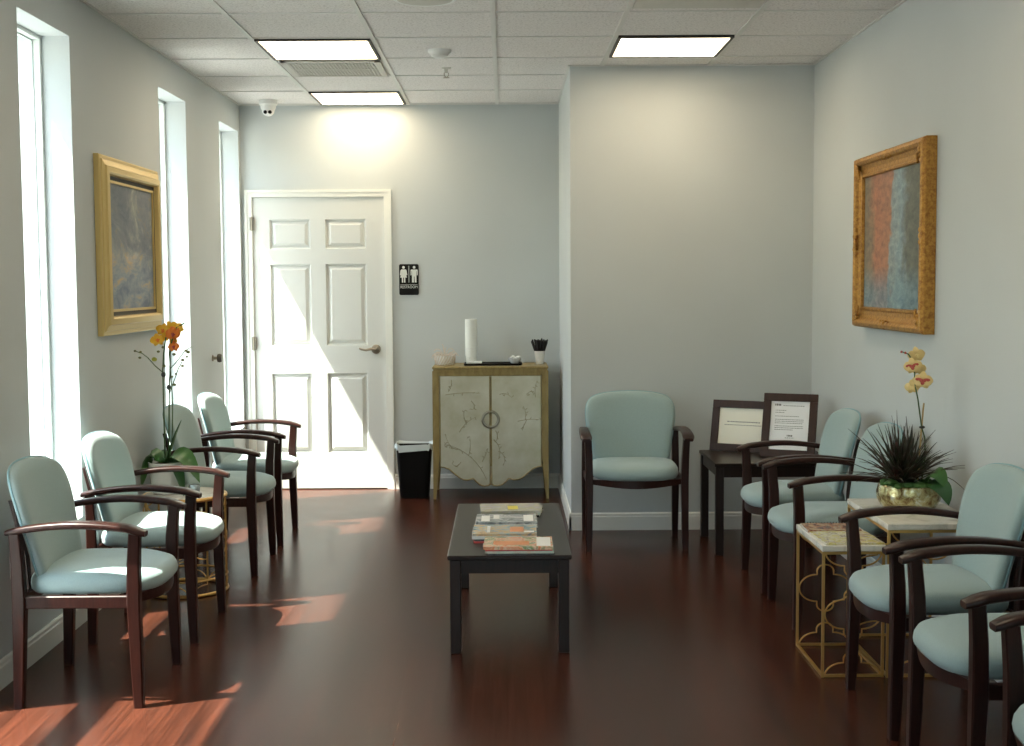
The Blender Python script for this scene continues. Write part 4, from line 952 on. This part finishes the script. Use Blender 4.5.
for k in range(3):
    f = MB(); f.box(-0.052, 0.052, -0.030, 0.030, 0.0045*k, 0.0045*k+0.0042, 0.0015, M=Matrix.Rotation(0.05*k-0.05, 4, 'Z')); f.build('napkin', M_towel, t)
t = thing('small_bowl', 'little white bowl of wrapped sweets on the right of the black tray', 'bowl', (0.060, 8.90, ZC+0.0082))
f = MB(); f.lathe([(0, 0), (0.022, 0), (0.025, 0.004), (0.040, 0.024), (0.046, 0.036), (0.043, 0.036), (0.036, 0.024), (0, 0.010)], 28); f.build('bowl', M_white_ceramic, t)
for (a, b, c_) in ((-0.02, 0.0, 0.038), (0.018, -0.01, 0.040), (0.0, 0.015, 0.036), (0.002, -0.018, 0.034), (0.028, 0.012, 0.042), (-0.010, -0.01, 0.046)):
    f = MB(); f.ball((a, b, c_), (0.014, 0.012, 0.009), 10, 6); f.build('sweet', M_white, t)
t = thing('pen_cup', 'white cup crammed with black pens at the right end of the cabinet top', 'pen holder', (0.232, 8.93, ZC))
f = MB(); f.lathe([(0, 0), (0.024, 0), (0.026, 0.003), (0.037, 0.090), (0.034, 0.090), (0.024, 0.006), (0, 0.005)], 28); f.build('cup', M_white_ceramic, t)
for k in range(34):
    a = random.uniform(0, 2*PI); q = random.uniform(0, 1)**0.5; h_ = random.uniform(0.145, 0.168)
    f = MB(); f.tube([(0.004*q*math.cos(a), 0.004*q*math.sin(a), 0.008), (0.058*q*math.cos(a), 0.05*q*math.sin(a), h_)], 0.0060, 7)
    f.ball((0.058*q*math.cos(a), 0.05*q*math.sin(a), h_), (0.006, 0.006, 0.008), 8, 6); f.build('pen', M_black_pen, t)

# ------------------------------------------------------------------ waste bin
r = thing('waste_bin', 'black waste bin with a clear white liner between door and cabinet', 'bin', (-0.620, 8.84, 0))
def rr3(w, d, rad, z, n=5):
    return [(a, b, z) for a, b in rrect(w, d, rad, n)]
f = MB(); f.loft([rr3(0.190, 0.15, 0.03, 0.0), rr3(0.193, 0.152, 0.03, 0.004), rr3(0.236, 0.19, 0.035, 0.340), rr3(0.244, 0.198, 0.036, 0.342), rr3(0.244, 0.198, 0.036, 0.352), rr3(0.228, 0.182, 0.032, 0.352), rr3(0.186, 0.145, 0.028, 0.01)]); f.build('bin_body', M_black, r, ang=40)
M_bag = mat('milky_plastic_liner', (0.62, 0.68, 0.68), 0.35)
f = MB(); base = rr3(0.250, 0.204, 0.038, 0, 9)
rings = []
for (s_, z, am) in ((0.90, 0.30, 0.0), (0.93, 0.355, 0.002), (1.0, 0.368, 0.004), (1.02, 0.355, 0.003), (1.03, 0.328, 0.008)):
    rings.append([(x*s_*(1+0.012*math.sin(k*2.3)), y*s_*(1+0.012*math.cos(k*1.7)), z+am*math.sin(k*1.9+s_*7)+am*1.2*math.sin(k*0.6)) for k, (x, y, _) in enumerate(base)])
rings2 = [[(x*0.988, y*0.988, z+0.0005) for x, y, z in R_] for R_ in reversed(rings)]
f.loft(rings+rings2, cap=False, closed=True); f.build('bin_liner', M_bag, r, ang=60)

# ------------------------------------------------------------------ light
w = bpy.data.worlds.new('sky'); SC.world = w; w.use_nodes = True
nt = w.node_tree; bg = nt.nodes['Background']
sky = nt.nodes.new('ShaderNodeTexSky'); sky.sky_type = 'NISHITA'; sky.sun_disc = False
sky.sun_elevation = math.radians(59.7); sky.sun_rotation = math.radians(247); sky.air_density = 1.2; sky.dust_density = 2.5
nt.links.new(sky.outputs[0], bg.inputs['Color']); bg.inputs['Strength'].default_value = 1.0
sun = bpy.data.lights.new('sun', 'SUN'); sun.energy = 28.0; sun.angle = math.radians(0.6); sun.color = (1.0, 0.95, 0.86)
so = bpy.data.objects.new('sun', sun); C.objects.link(so); so.location = (-6, 1, 9)
so.rotation_euler = Vector((1, 0.41, -1.85)).to_track_quat('-Z', 'Y').to_euler()

# ------------------------------------------------------------------ camera
cam = bpy.data.cameras.new('camera'); co = bpy.data.objects.new('camera', cam); C.objects.link(co)
cam.sensor_fit = 'HORIZONTAL'; cam.sensor_width = 36; cam.lens = 1316.127/1024*36; cam.clip_start = 0.05; cam.clip_end = 200
pitch, yaw, roll = 0.06901, 0.00479, -0.00621
cp, sp, cy, sy = math.cos(pitch), math.sin(pitch), math.cos(yaw), math.sin(yaw)
fw = Vector((sy*cp, cy*cp, -sp)); rt = Vector((cy, -sy, 0)); up = rt.cross(fw)
r2 = math.cos(roll)*rt+math.sin(roll)*up; u2 = -math.sin(roll)*rt+math.cos(roll)*up
Mc = Matrix((r2, u2, -fw)).transposed().to_4x4(); Mc.translation = (0, 0, 1.44685)
co.matrix_world = Mc
SC.camera = co
SC.view_settings.view_transform = 'Standard'; SC.view_settings.look = 'None'; SC.view_settings.gamma = 1; SC.view_settings.use_curve_mapping = False
SC.view_settings.exposure = 0.0
SC.cycles.max_bounces = 10; SC.cycles.diffuse_bounces = 5; SC.cycles.use_denoising = True
SC.cycles.sample_clamp_indirect = 8.0
